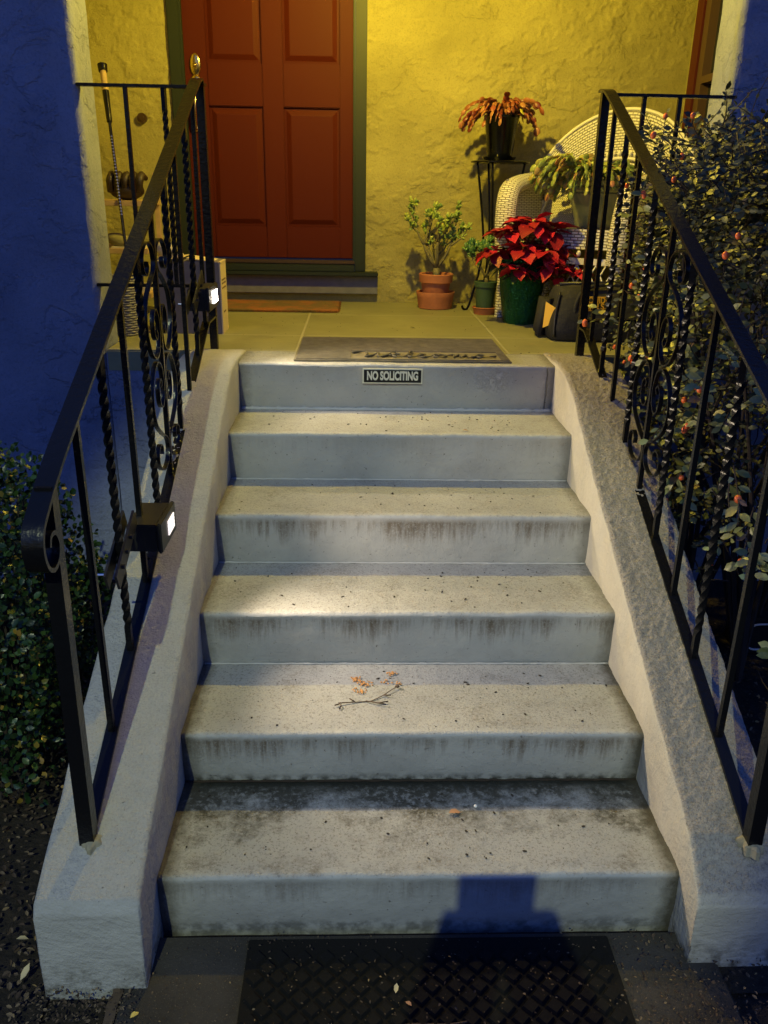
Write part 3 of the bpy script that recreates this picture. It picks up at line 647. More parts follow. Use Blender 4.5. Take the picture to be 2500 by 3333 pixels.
# ---------------- plants ----------------
def rv(k=1): return V((rnd.uniform(-1,1),rnd.uniform(-1,1),rnd.uniform(-1,1)))*k
def succ_leaf(b,p_,d,L_,W_):
    d=V(d).normalized(); q=V((0,0,1)).rotation_difference(d).to_matrix()
    b.ell(V(p_)+d*L_*.5,(W_*.5,W_*.22,L_*.5),q@MX.Rotation(rnd.uniform(0,6),3,'Z'),6,4)
def jade(root,base,h,spread,nb,mat,leafL,seed,stem_r=.012):
    global rnd; rnd=random.Random(seed)
    st_=MB(); lf=MB(); base=V(base)
    def br(p_,d,L_,r_,lev):
        pts=[p_]; q=p_.copy(); dd=d.copy()
        for i in range(4):
            dd=(dd+rv(.16)+V((0,0,.16))).normalized(); q=q+dd*L_/4; pts.append(q.copy())
        st_.tube(pts,[r_*(1-.4*i/4) for i in range(5)],6)
        if lev>=2 or (lev==1 and rnd.random()<.35):
            for k in range(8 if lev>=2 else 5):
                t=rnd.uniform(.35,1); pp=pts[-1].lerp(pts[2],1-t); succ_leaf(lf,pp,dd*.5+rv(1)+V((0,0,.3)),leafL*rnd.uniform(.7,1.15),leafL*rnd.uniform(.55,.75))
            for k in range(3): succ_leaf(lf,pts[-1],dd+rv(.45),leafL*1.05,leafL*.65)
        if lev<2 or (lev==2 and rnd.random()<.3):
            for k in range(rnd.choice((2,2,3))):
                br(pts[-1 if k<2 else 2],(dd+rv(.75)+V((0,0,.15))).normalized(),L_*rnd.uniform(.55,.8),r_*.62,lev+1)
    trunk_top=base+V((0,0,h*.13)); st_.tube([base-V((0,0,.02)),base+V((.002,0,h*.06)),trunk_top],[stem_r*1.5,stem_r*1.25,stem_r*1.1],9)
    for k in range(nb):
        a=2*PI*k/nb+rnd.uniform(-.4,.4); tilt=rnd.uniform(.45,.95)*spread
        br(trunk_top,V((math.cos(a)*tilt,math.sin(a)*tilt*.7,.8)).normalized(),h*rnd.uniform(.30,.38),stem_r*.66,0)
    st_.build('stems',M['stem'],root,smooth='all'); lf.build('leaves',mat,root,smooth='all')
# jade in terracotta
t=empty('potted_jade',(.355,3.31,1.04),'leggy jade plant in a terracotta pot against the yellow wall','potted plant')
b=MB(); b.lathe([(.088,0),(.094,.004),(.102,.06),(.108,.085),(.106,.092),(.098,.088),(.09,.03)],(.355,3.31,1.0405),32); b.build('saucer',M['terra'],t,smooth=True)
b=MB(); b.lathe([(.062,.0),(.070,.04),(.082,.105),(.092,.108),(.096,.150),(.092,.154),(.085,.150),(.083,.135),(.0,.134)],(.355,3.31,1.075),32); b.build('pot',M['terra'],t,smooth=True)
b=MB(); b.lathe([(.082,0),(.078,.006),(.0,.010)],(.355,3.31,1.205),20); b.build('soil',M['dirt'],t)
jade(t,(.355,3.31,1.205),.41,1.25,5,M['jade'],.027,19,.016)
# small jade in green pot
t=empty('potted_jade',(.605,3.10,1.04),'small bushy jade plant in a green pot under the plant stand','potted plant')
b=MB(); b.lathe([(.055,0),(.064,.03),(.068,.036),(.064,.038),(.056,.01)],(.605,3.10,1.0405),28); b.build('saucer',M['terra'],t,smooth=True)
b=MB(); b.lathe([(.045,.0),(.056,.13),(.061,.132),(.063,.158),(.058,.16),(.055,.15),(0,.148)],(.605,3.10,1.052),28); b.build('pot',M['greenpot'],t,smooth=True)
jade(t,(.605,3.10,1.20),.23,1.1,5,M['jade_dark'],.034,5,.008)
# poinsettias
def poin(root,c,heads,L_,gl,seed):
    global rnd; rnd=random.Random(seed); br_=MB(); gr_=MB(); st_=MB(); c=V(c); yl=MB()
    for (dx,dy,dz,sz) in heads:
        h=c+V((dx,dy,dz)); st_.tube(cat([c,c+V((dx*.5,dy*.5,dz*.6)),h],4),.004,5)
        for k in range(17):
            a=k*2.4; el=.15+.5*(k%3)/3; rad=sz*(1-.35*(k>7)); d=V((math.cos(a),math.sin(a),rnd.uniform(-.45,.35)+(.25 if k>7 else 0)))
            br_.leaf(h+V((0,0,.01*(k>7)))+d*.008,d,V((0,0,1))+rv(.3),rad*rnd.uniform(.8,1.1),rad*rnd.uniform(.5,.7),.3,rnd.uniform(.1,.5))
        yl=MB(); yl.ell(h+V((0,-.01,.012)),(.010,.010,.008)); yl.build('flower_centre',M['yleaf'],root,smooth='all')
        for k in range(5):
            a=rnd.uniform(0,6.3); p_=c.lerp(h,rnd.uniform(.35,.8)); d=V((math.cos(a),math.sin(a),rnd.uniform(-.5,.1))); gr_.leaf(p_,d,(0,0,1),gl*rnd.uniform(.7,1.1),gl*.5,.25,.3)
    br_.build('bracts',M['bract'],root,smooth='all'); gr_.build('leaves',M['poinleaf'],root,smooth='all'); st_.build('stems',M['stem'],root)
t=empty('poinsettia',(.742,2.80,1.04),'large red poinsettia in a shiny green foil wrapped pot before the wicker chair','potted plant')
b=MB(); b.lathe([(.080,0),(.092,.06),(.105,.16),(.117,.25),(.130,.30),(.140,.315),(.128,.30),(.108,.26),(0,.25)],(.742,2.80,1.0405),44,.05); b.build('foil_pot',M['foil'],t,smooth=True)
poin(t,(.735,2.80,1.27),[(-.09,-.03,.20,.13),(.03,-.05,.25,.14),(.13,-.02,.22,.14),(-.02,-.11,.14,.13),(-.15,-.02,.11,.11),(.09,-.12,.12,.13),(.17,-.03,.13,.10),(-.03,.08,.24,.12),(-.05,-.145,.045,.10),(.11,-.15,.05,.10)],.13,.11,3)
t=empty('poinsettia',(.95,2.78,1.04),'small dark red poinsettia half hidden behind the black tool bag','potted plant')
b=MB(); b.lathe([(.06,0),(.082,.14),(.086,.145),(.075,.14),(0,.13)],(.96,2.80,1.0405),24); b.build('pot',M['blackglaze'],t,smooth=True)
poin(t,(.96,2.80,1.18),[(-.06,-.04,.09,.09),(.04,-.05,.12,.10),(0,.02,.15,.09),(.09,0,.08,.08)],.09,.08,8)
# holiday cactus
def cactus(root,c,rx_,n,mat,seed,zlo,rad0=.07,up_=1,segL=.042):
    global rnd; rnd=random.Random(seed); b=MB(); c=V(c)
    for i in range(n):
        a=rnd.uniform(0,2*PI); d=V((math.cos(a),math.sin(a)*.8,rnd.uniform(.4,1.5))).normalized(); d.z*=up_; d.normalize(); q=c+V((math.cos(a),math.sin(a),0))*rnd.uniform(0,rad0)
        seg=rnd.randint(4,8); k=rnd.uniform(.75,1.2)*rx_
        for s_ in range(seg):
            d=(d+V((math.cos(a)*.10,math.sin(a)*.10,-.30-.05*s_))*(1 if s_>0 else .1)+rv(.12)).normalized()
            L_=segL*k*rnd.uniform(.8,1.15); qq=V((0,0,1)).rotation_difference(d).to_matrix()
            if q.z<c.z-zlo and s_>3: break
            b.ell(q+d*L_*.5,(L_*.42,L_*.12,L_*.58),qq@MX.Rotation(rnd.uniform(-.9,.9),3,'Z'),8,4); q=q+d*L_*.93
    b.build('cactus_segments',mat,root,smooth='all')
t=empty('potted_cactus',(.648,3.2,1.81),'orange red drooping holiday cactus in a glossy black pot on the stand','potted plant')
b=MB(); b.lathe([(.078,0),(.086,.012),(.088,.016),(.078,.014),(0,.012)],(.650,3.2,1.812),30); b.build('saucer',M['blackglaze'],t,smooth=True)
b=MB(); b.lathe([(.062,0),(.066,.01),(.088,.185),(.092,.19),(.092,.200),(.086,.200),(.082,.18),(0,.175)],(.650,3.2,1.826),36); b.build('pot',M['blackglaze'],t,smooth=True)
cactus(t,(.655,3.2,2.02),.76,84,M['cactus_red'],21,.17,.06,1.9)
t=empty('potted_cactus',(1.14,3.08,1.49),'mottled green holiday cactus in a grey green ceramic pot on the wicker chair','potted plant')
b=MB(); b.lathe([(.085,0),(.095,.01),(.125,.12),(.135,.165),(.130,.17),(.142,.18),(.143,.195),(.134,.20),(.148,.215),(.150,.228),(.135,.225),(0,.20)],(1.145,3.08,1.492),40); b.build('pot',M['ceramic'],t,smooth=True)
cactus(t,(1.11,3.06,1.74),.85,130,M['cactus_green'],22,.12,.11)
cactus(t,(1.00,3.00,1.78),.85,46,M['cactus_green'],23,.16,.05)
# plant stand
t=empty('plant_stand',(.66,3.22,1.04),'thin black iron plant stand with a round top and curved legs','plant stand')
b=MB(); b.lathe([(.140,0),(.155,.003),(.156,.009),(.150,.012),(0,.010)],(.66,3.22,1.797),36); b.build('stand_top',M['iron'],t,smooth=True)
for a in (200,245,335,110):
    ca,sa=math.cos(R(a)),math.sin(R(a)); b=MB()
    pts=cat([(.66+ca*q,3.22+sa*q*.9,z) for q,z in ((.135,1.798),(.11,1.66),(.085,1.50),(.075,1.38),(.09,1.25),(.125,1.12),(.15,1.05),(.175,1.047),(.185,1.065))],4)
    b.tube(pts,.0065,7); b.build('leg',M['iron'],t,smooth='all')
b=MB(); b.tube([(.66+.076*math.cos(R(q*20)),3.22+.07*math.sin(R(q*20)),1.40) for q in range(19)],.004,6); b.build('ring',M['iron'],t,smooth='all')

for o in list(C.objects):
    if o.name.startswith('plant_stand') or o.name=='potted_cactus': o.location.x+=.012; o.location.y+=.07
# ---------------- wicker chair ----------------
ARM=(.056,.040)
ch=empty('wicker_chair',(1.056,3.0,1.04),'white wicker armchair with fan shaped back in the porch corner','chair')
A=R(38); F=V((-math.sin(A),-math.cos(A),0)); Sd=V((math.cos(A),-math.sin(A),0)); O=V((1.085,3.02,1.04))
def W3(s_,f_,z): return O+Sd*s_+F*f_+V((0,0,z))   # side, forward, up
def armtube(sg):
    path=cat([W3(sg*.30,.27,.30),W3(sg*.31,.28,.48),W3(sg*.32,.24,.62),W3(sg*.33,.12,.66),W3(sg*.34,-.10,.69),W3(sg*.33,-.27,.78)],6)
    b=MB(); n=len(path)-1
    def fn(u,v):
        i=min(int(u*n),n-1); q=path[i].lerp(path[i+1],u*n-i); t_=(path[i+1]-path[i]).normalized(); a=Sd; c=t_.cross(a).normalized(); th=v*2*PI; return q+a*math.cos(th)*ARM[0]+c*math.sin(th)*ARM[1]
    b.surf(lambda a_,c_:fn(c_,a_),16,44,.30,1.1); return b.build('arm',M['wicker'],ch,smooth='all')
armtube(-1); armtube(1)
for sg in (-1,1):     # side panels with vertical strands
    b=MB(); b.surf(lambda u,v:W3(sg*.315+.02*sg*v,.25-.50*u,.36+.32*v),10,6,.32,.5); b.build('side_panel',M['wicker'],ch)
b=MB()
def backf(u,v):
    th=PI*(1-u); s_=math.cos(th); rad=.46*(.45+.55*v); return W3(s_*rad*1.05+.04,-.26-.08*v+.16*s_*s_,.34+ (math.sin(th)**.75)*rad*1.50*(.55+.45*v))
b.surf(backf,44,20,2.0,.62); b.build('backrest',M['wicker'],ch,smooth='all')
b=MB(); b.tube([backf(i/40,1.0)for i in range(41)],.009,8); b.tube([backf(i/40,.62)+F*.012 for i in range(41)],.010,6); b.build('back_rim',M['cane'],ch,smooth='all')
for i in range(3,38):
    pass
for i in range(2,40):
    b=MB(); b.ell(backf(i/41,.66)+F*.016,(.011,.011,.015),nu=8,nv=5); b.build('wooden_bead',M['cane'],ch,smooth='all')
b=MB(); b.surf(lambda u,v:W3(-.29+.58*u,-.24+.50*v,.44+.006*math.sin(u*PI)),8,8,.58,.5); b.surf(lambda u,v:W3(-.30+.60*u,.265+.025*math.sin(PI*u),.46-.095*v),14,3,.60,.095); b.build('seat',M['wicker'],ch,smooth='all')
b=MB()
for i in range(11):
    b=MB(); b.ell(W3(-.27+.054*i,.285,.345),(.0115,.0115,.016),nu=8,nv=5); b.build('wooden_bead',M['cane'],ch,smooth='all')
b=MB(); b.surf(lambda u,v:W3(-.30+.60*u,.27+.02*math.sin(PI*u),.325-.03*v),14,1,.60,.03)
for i in range(13):
    x_=-.30+.05*i
    for sg in (1,-1):
        x2=x_+sg*.10; 
        if abs(x2)<=.31: b.tube([W3(x_,.275,.295),W3((x_+x2)/2,.28,.20),W3(x2,.275,.11)],.0042,5)
b.tube([W3(-.30,.275,.11),W3(0,.285,.10),W3(.30,.275,.11)],.008,6); b.build('lattice_apron',M['cane'],ch,smooth='all')
for sx,fy in ((-1,.27),(1,.27),(-1,-.25),(1,-.25)):
    b=MB(); path=[W3(sx*.30,fy,.46),W3(sx*.302,fy+.005,.2),W3(sx*.31,fy+.012,.0)]
    def fn(u,v,path=path): q=path[0].lerp(path[2],u); th=v*2*PI; rr_=.028-.004*u; return q+V((math.cos(th)*rr_,math.sin(th)*rr_,0))
    b.surf(lambda a_,c_:fn(c_,a_),12,10,.16,.46); b.build('leg',M['wicker'],ch,smooth='all')

# ---------------- white bin behind railing ----------------
t=empty('plastic_bin',(1.42,2.55,1.04),'white plastic bin behind the berry bush near the chair','bin')
b=MB(); b.lathe([(.11,0),(.12,.02),(.145,.40),(.152,.405),(.152,.42),(.140,.42),(.135,.38),(.105,.03),(0,.025)],(1.44,2.55,1.0405),28); b.build('tub',M['white'],t,smooth=True)
b=MB(); b.lathe([(.158,0),(.160,.018),(.15,.028),(.0,.034)],(1.44,2.55,1.461),28); b.build('lid',M['white'],t,smooth=True)

# ---------------- tool bag ----------------
bg_=empty('tool_bag',(1.02,2.36,1.04),'black canvas tool bag with yellow lettering on the porch floor behind the right railing','bag')
def rrect(cx,cyy,hx,hy,z,n=6,e=.35):
    out=[]
    for k in range(4*n):
        a=2*PI*k/(4*n); c_,s_=math.cos(a),math.sin(a); out.append(V((cx+hx*math.copysign(abs(c_)**e,c_),cyy+hy*math.copysign(abs(s_)**e,s_),z)))
    return out
rows=[]; secs=[(0,.245,.145),(.012,.258,.155),(.06,.262,.155),(.12,.255,.14),(.18,.243,.115),(.215,.232,.085),(.232,.22,.045),(.236,.21,.015)]
for z,hx,hy in secs:
    g_=rrect(1.045,2.385,hx,hy,1.041+z,8); g_=[q+V((.012*NZ.noise(q*11),.014*NZ.noise(q*11+V((5,0,0))),.008*NZ.noise(q*9)*(z>.1))) for q in g_]; rows.append(g_)
b=MB(); n=len(rows[0]); b.add([q for g_ in rows for q in g_],[(i*n+k,i*n+(k+1)%n,(i+1)*n+(k+1)%n,(i+1)*n+k) for i in range(len(rows)-1) for k in range(n)]+[tuple(range(n))[::-1],tuple((len(rows)-1)*n+k for k in range(n))]); b.build('bag_body',M['cloth'],bg_,smooth='all')
b=MB(); b.tube([(.83,2.37,1.279),(1.04,2.38,1.284),(1.26,2.37,1.279)],.008,6); b.build('zip',M['plastic'],bg_,smooth='all')
for yy in (2.262,):
    b=MB(); b.tube(cat([(.88,2.243,1.09),(.885,2.26,1.20),(.93,2.29,1.265),(1.04,2.30,1.285),(1.15,2.29,1.265),(1.20,2.26,1.20),(1.205,2.243,1.09)],5),.009,6); b.build('handle',M['cloth'],bg_,smooth='all')
b=MB(); b.tube(cat([(.797,2.25,1.06),(.80,2.262,1.16),(.82,2.30,1.25)],5),.006,6); b.build('piping',M['plastic'],bg_,smooth='all')
b=MB(); 
fl=[(.800,2.40,1.045),(.742,2.33,1.05),(.735,2.42,1.07),(.760,2.50,1.045),(.765,2.36,1.20),(.758,2.45,1.215),(.80,2.48,1.21),(.80,2.33,1.22)]
b.add(fl,[(0,1,4,7),(1,2,5,4),(2,3,6,5),(0,3,2,1),(4,5,6,7),(0,7,6,3)]); b.build('end_pocket',M['cloth'],bg_,smooth='all')
b=MB(); b.add([(.765,2.325,1.205),(.815,2.275,1.175),(.800,2.285,1.115),(.758,2.318,1.090),(.766,2.329,1.205),(.816,2.279,1.175),(.801,2.289,1.115),(.759,2.322,1.090)],[(0,1,2,3),(7,6,5,4),(0,4,5,1),(1,5,6,2),(2,6,7,3),(3,7,4,0)]); b.build('yellow_tag',M['ytag'],bg_)
RB=MX.Rotation(R(80),3,'X')
b=MB()
def plq(x,z): return (x,2.246+(z-1.17)*.20,z)
pp=[plq(.908,1.235),plq(1.018,1.235),plq(1.018,1.190),plq(.998,1.178),plq(.930,1.178),plq(.908,1.190)]
b.tube(pp+[pp[0]],.0022,5); b.build('logo_outline',M['yellow'],bg_)
text_mesh('lettering','LIQUID',.036,M['yellow'],bg_,(.963,2.240+.012,1.221),RB,.85,.0009)
text_mesh('lettering','NAILS',.036,M['yellow'],bg_,(.963,2.240+.006,1.195),RB,.95,.0009)

# ---------------- left side of porch ----------------
t=empty('cardboard_box',(-.80,2.42,1.04),'grey and tan cardboard carton with flaps shut by the door, behind the upper rail light','box')
b=MB(); b.box(-.985,-.690,2.335,2.50,1.0405,1.355,b=.003); b.build('carton',M['greybin'],t)
b=MB(); b.box(-.6895,-.684,2.337,2.498,1.0405,1.355); b.build('side_face',M['card'],t)
b=MB(); rot=MX.Rotation(R(7),3,'Y'); b.box(-.83,-.682,2.337,2.50,1.356,1.360,rot=rot); rot=MX.Rotation(R(-9),3,'Y'); b.box(-.985,-.845,2.337,2.50,1.358,1.362,rot=rot); b.build('flaps',M['card'],t)
b=MB()
for z in (1.27,1.255,1.235,1.13):
    b=MB(); b.box(-.6838,-.6832,2.36+.02*(z<1.2),2.47-.03*(z<1.2),z,z+.007); b.build('printed_line',M['ink'],t)
b=MB(); b.ell((-.93,2.42,1.40),(.045,.04,.035),nu=14,nv=8); b.ell((-.885,2.40,1.378),(.035,.02,.018),nu=10,nv=6); tag(b.build('crumpled_bag',M['paper'],smooth='all'),'crumpled pale paper bag lying on top of the cardboard carton','paper bag')
t=empty('wicker_basket',(-1.09,2.28,1.04),'grey wicker basket standing left of the cardboard carton','basket')
b=MB()
for i in range(24):
    z=1.047+i*.0105; rr_=.062+.0006*i; b.tube([(-1.115+(rr_+.003*((k+i)%2))*math.cos(2*PI*k/20),2.30+(rr_+.003*((k+i)%2))*math.sin(2*PI*k/20),z) for k in range(21)],.0052,5)
b.build('weave',M['basket'],t,smooth='all')
b=MB(); b.lathe([(.056,0),(.062,.24)],(-1.115,2.30,1.043),20); b.build('lining',M['dirt'],t)
# shelf rack
t=empty('shelf_rack',(-1.33,3.0,1.04),'narrow wooden shelf rack in the left porch corner','shelf')
for z in (1.578,1.36,1.15):
    b=MB(); b.box(-1.56,-1.10,2.78,3.15,z-.012,z+.012,b=.002); b.build('shelf_board',M['wood'],t)
for x,yv in ((-1.545,2.80),(-1.545,3.13),(-1.115,3.13)):
    b=MB(); b.box(x-.012,x+.012,yv-.012,yv+.012,1.041,1.72); b.build('post',M['wood'],t)
t=empty('baseball_glove',(-1.19,2.88,1.59),'dark leather baseball glove on the top shelf board of the rack','glove')
b=MB(); b.ell((-1.20,2.88,1.635),(.085,.055,.045),nu=16,nv=10); b.build('palm',M['leather'],t,smooth='all')
for k in range(5):
    b=MB(); a=-1.27+k*.035; b.tube(cat([(a,2.85,1.63),(a+.004,2.835,1.675),(a+.012,2.86,1.705),(a+.02,2.90,1.69)],4),[.017]*4+[.019]*5+[.013]*4,8); b.build('finger',M['leather'],t,smooth='all')
b=MB(); b.tube([(-1.27,2.838,1.68),(-1.2,2.826,1.69),(-1.12,2.838,1.68)],.0025,5); b.build('lacing',M['bark'],t)
b=MB(); b.ell((-1.24,2.86,1.40),(.08,.05,.035),MX.Rotation(.3,3,'Y'),12,8); tag(b.build('cloth_cap',simple('faded olive cloth',(.22,.20,.10),.8,bs=30,bd=.006),smooth='all'),'faded olive cap lying on the middle shelf board of the rack','cap')
b=MB(); b.box(-1.28,-1.12,2.80,2.98,1.3725,1.379); tag(b.build('letters',M['paper']),'pale letters lying on the middle shelf board under the olive cap','mail')
b=MB(); b.box(-1.29,-1.13,2.81,3.0,1.1625,1.19); tag(b.build('newspaper',M['paper']),'folded newspaper lying on the lowest shelf board','newspaper')
t=empty('walking_pole',(-1.16,2.66,1.04),'black trekking pole with a cork grip leaning against the left porch corner','pole')
P0=V((-1.165,2.62,1.42)); P1=V((-1.30,3.02,2.19)); 
P0=V((-1.13,2.55,1.045)); 
b=MB(); b.tube([P0,P0.lerp(P1,.78)],.0075,8); b.build('shaft',M['iron'],t,smooth=True)
b=MB(); 
for k in range(26):
    q=P0.lerp(P1,.42+.012*k); b.tube([q,q+(P1-P0).normalized()*.004],.0085,8)
b.build('markings',M['chrome'],t)
b=MB(); b.tube([P0.lerp(P1,.78),P0.lerp(P1,.90)],[.013,.016],10); b.tube([P0.lerp(P1,.975),P0.lerp(P1,1.0)],[.021,.024],12); b.build('grip',M['iron'],t,smooth=True)
b=MB(); b.tube([P0.lerp(P1,.90),P0.lerp(P1,.975)],[.0155,.014],10); b.build('cork_grip',M['wood'],t,smooth=True)

# ---------------- berry bush (right) ----------------
rnd=random.Random(31)
bush=empty('berry_bush',(1.35,1.1,0),'arching evergreen shrub with orange berries right of the stairs','bush')
lf=MB(); tw=MB(); brs=[]; lf2=MB()
def top_h(x,yv): return 1.86+.05*NZ.noise(V((x*3,yv*3,0)))
def spray(p0,d,L_,leaf_L,nl,berries=0,tr=.0022,lf=lf):
    pts=[p0.copy()]; q=p0.copy(); dd=d.normalized()
    n=6
    for i in range(n): 
        dd=(dd+rv(.16)+V((0,0,-.05))).normalized(); q=q+dd*L_/n; pts.append(q.copy())
    tw.tube(pts,[tr*(1.2-.12*i) for i in range(n+1)],4,False)
    for i in range(nl):
        t_=(i+.6)/nl*n; k=min(int(t_),n-1); pp=pts[k].lerp(pts[k+1],t_-k); ax=(pts[k+1]-pts[k]).normalized()
        sd=ax.cross(V((0,0,1))+rv(.4)).normalized()*(1 if i%2 else -1)
        d_=(sd*.9+ax*.7+rv(.35)).normalized(); s_=leaf_L*rnd.uniform(.55,1.25)
        lf.leaf(pp+d_*.003,d_,V((-.45,-.8,.55))+rv(.55),s_,s_*rnd.uniform(.46,.62),.22,.12)
    for k in range(berries): brs.append(pts[rnd.randint(3,n)]+rv(.010)+V((0,-.006,-.008)))
# main woody stems
roots=[V((1.18,1.35,0)),V((1.32,1.1,0)),V((1.5,1.4,0)),V((1.12,1.62,0))]
for i in range(26):
    r_=rnd.choice(roots); x1=rnd.uniform(.95,1.9); y1_=rnd.uniform(.75,1.8); z1=rnd.uniform(1.0,1.75)
    pts=cat([r_,r_.lerp(V((x1,y1_,z1)),.4)+rv(.06)+V((0,0,.15)),V((x1,y1_,z1))],5); tw.tube(pts,[.012*(1-.75*j/len(pts)) for j in range(len(pts))],6)
n_=0
def inside(q):
    # leafy mass: full above, open pocket low in front
    if q.z>top_h(q.x,q.y) : return False
    zmin=.42+.30*NZ.noise(V((q.x*2.5,q.y*2.5,3)))+ (.42 if q.y<.95 and q.x<1.25 else 0)+(.18 if q.x<1.1 else 0)
    if q.z<zmin: return False
    lim=.93+.03*NZ.noise(V((q.y*7,q.z*7,0)))+max(0,(1.05-q.y))*.25+max(0,(.95-q.z))*.30
    if q.x<lim: return False
    return True
while n_<3300:
    q=V((rnd.uniform(.90,2.1),rnd.uniform(.62,1.88),rnd.uniform(.35,1.90)))
    if not inside(q): continue
    # favour the outer shell facing the steps and the top
    dep=min(q.x-.93,q.y-.62,1.88-q.z)
    if dep>.30 and rnd.random()<.75: continue
    if q.z<1.35 and rnd.random()<.5: continue
    d=V((-.5,-.75,.25)) if dep<.2 else V((0,0,1)); d=d+rv(.9)
    shaded=q.z>1.42+.12*NZ.noise(q*4) or q.y>1.45 or dep>.14
    spray(q,d,rnd.uniform(.06,.13),.025 if shaded else .038,rnd.randint(6,9),rnd.choice((1,1,2)) if dep<.10 and rnd.random()<.12 else 0,lf=lf2 if shaded else lf); n_+=1
# sprays poking through the railing and hanging low
for q,d,L_,k in ((V((.93,1.60,1.20)),V((-.8,-.1,.2)),.20,2),(V((.95,1.66,1.05)),V((-.7,-.3,-.3)),.22,1),(V((.98,1.05,1.02)),V((-.5,-.4,.1)),.22,3),(V((1.0,.98,.92)),V((-.6,-.3,-.4)),.20,2),
                 (V((.97,.72,.98)),V((-.2,-.5,-.3)),.20,3),(V((1.02,.66,.84)),V((-.5,-.4,-.5)),.18,3),(V((1.0,.60,.93)),V((.1,-.6,-.2)),.17,2),(V((.94,1.3,1.42)),V((-.8,-.2,.2)),.17,2),(V((.94,1.45,1.62)),V((-.8,-.3,.3)),.15,3),(V((.95,1.2,1.25)),V((-.7,-.3,-.2)),.18,2),
                 (V((.95,.86,1.22)),V((-.6,-.5,.0)),.17,2),(V((1.0,.55,.78)),V((-.2,-.6,-.1)),.15,2),(V((.95,1.40,1.00)),V((-.8,-.1,-.2)),.16,1),(V((1.05,.45,.55)),V((-.5,-.5,.2)),.14,1)):
    for j in range(2): spray(q+rv(.02),d+rv(.25),L_*rnd.uniform(.8,1.15),.040,8,k if j==0 else 0)
for i in range(26):   # bare whips over the top
    q=V((rnd.uniform(1.1,2.0),rnd.uniform(1.0,1.85),1.80)); pts=[q]; d=V((rnd.uniform(-.5,.5),rnd.uniform(-.3,.3),1))
    for k in range(6): d=(d+rv(.25)).normalized(); q=q+d*rnd.uniform(.025,.07); pts.append(q.copy())
    tw.tube(pts,[.0025-.0003*k for k in range(7)],4,False)
    for k in range(3): lf.leaf(pts[rnd.randint(2,6)],rv(),(0,0,1),.022,.010)
for i in range(70):   # tangled dead twigs below
    q=V((rnd.uniform(.95,1.6),rnd.uniform(.6,1.8),rnd.uniform(.3,1.2))); pts=[q]; d=rv()
    for k in range(5): d=(d+rv(.5)).normalized(); q=q+d*.045; pts.append(q.copy())
    tw.tube(pts,[.0022]*6,4,False)
for i in range(2600):
    q=V((rnd.uniform(1.02,2.05),rnd.uniform(.95,1.88),rnd.uniform(1.50,1.87)))
    if q.x<1.0+.9*max(0,q.z-1.6)*.6: continue
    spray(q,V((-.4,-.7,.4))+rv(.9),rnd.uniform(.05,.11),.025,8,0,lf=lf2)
lf.build('foliage',M['berryleaf'],bush,smooth='all'); lf2.build('shaded_foliage',M['shadedleaf'],bush,smooth='all'); tw.build('branches',M['twig'],bush)
bmesh_b=MB(); bmesh_b.ell((0,0,0),(.0085,.0085,.0098),nu=10,nv=7); proto=None
rnd.shuffle(brs); brs.sort(key=lambda q:0 if q.x<.99 or q.y<.7 or q.z>1.78 else 1)
for q in brs[:96]:
    if proto is None: proto=bmesh_b.build('berry',M['orange'],None,smooth='all'); o=proto
    else: o=proto.copy(); C.objects.link(o)
    o.parent=bush; o.matrix_parent_inverse=MX.Translation(-bush.location); o.location=q; k=rnd.uniform(.85,1.25); o.scale=(k,k,k)
# black utility box in the shade under the bush
t=empty('meter_box',(1.48,1.30,.03),'black plastic box with rounded pale rim in the shade under the bush','box')
b=MB(); b.box(1.40,1.60,1.28,1.44,.0,.16,b=.02); b.build('box_body',M['plastic'],t,smooth=True)
b=MB(); b.tube([V((1.5,1.277,.09))+V((.075*math.copysign(abs(math.cos(a))**.4,math.cos(a)),0,.055*math.copysign(abs(math.sin(a))**.4,math.sin(a)))) for a in [k*PI/20 for k in range(41)]],.004,6); b.build('rim',M['white'],t,smooth='all')

# ---------------- boxwood hedge (left) ----------------
rnd=random.Random(77)
hd=empty('boxwood_hedge',(-1.35,1.0,0),'clipped dark green small leaved hedge below the blue wall, left of the stairs','hedge')
lf=MB(); tw=MB()
def hs_(q): # clipped rounded hedge surface: returns signed depth
    x1=-1.03+.16*min(1,max(0,(.88-q.z)/.35))+.05*NZ.noise(V((q.y*3,q.z*3,0)))+.025*NZ.noise(V((q.y*12,q.z*12,4)))-max(0,.45-q.z)*.10
    zt=.905+.04*NZ.noise(V((q.x*3,q.y*3,8)))-max(0,q.x+1.12)**1.0*.5+.02*NZ.noise(V((q.x*13,q.y*13,8)))
    yf=.30+.25*max(0,q.z-.3)+.05*NZ.noise(V((q.x*4,q.z*4,2)))+max(0,q.x+1.25)*.0
    return min(x1-q.x,zt-q.z,q.y-yf,1.02-q.y)
n_=0
while n_<11000:
    q=V((rnd.uniform(-1.65,-.82),rnd.uniform(.25,1.05),rnd.uniform(.10,.95))); dd=hs_(q)
    if dd<0 or dd>.11: continue
    if q.z<.30 and rnd.random()<.6: continue
    if q.x<-1.6: continue
    d=V((.45,-.5,.6))+rv(1.0); s_=rnd.uniform(.016,.028); lf.leaf(q,d,V((.3,-.8,.7))+rv(.7),s_,s_*.66,.25,.1); n_+=1
for i in range(160):
    q=V((rnd.uniform(-1.5,-1.0),rnd.uniform(.45,.95),.02)); e_=q+V((rnd.uniform(-.1,.1),rnd.uniform(-.1,.1),rnd.uniform(.45,.85))); tw.tube([q,q.lerp(e_,.5)+rv(.03),e_],[.005,.004,.002],4)
lf.build('foliage',M['boxleaf'],hd,smooth='all'); tw.build('branches',M['twig'],hd)

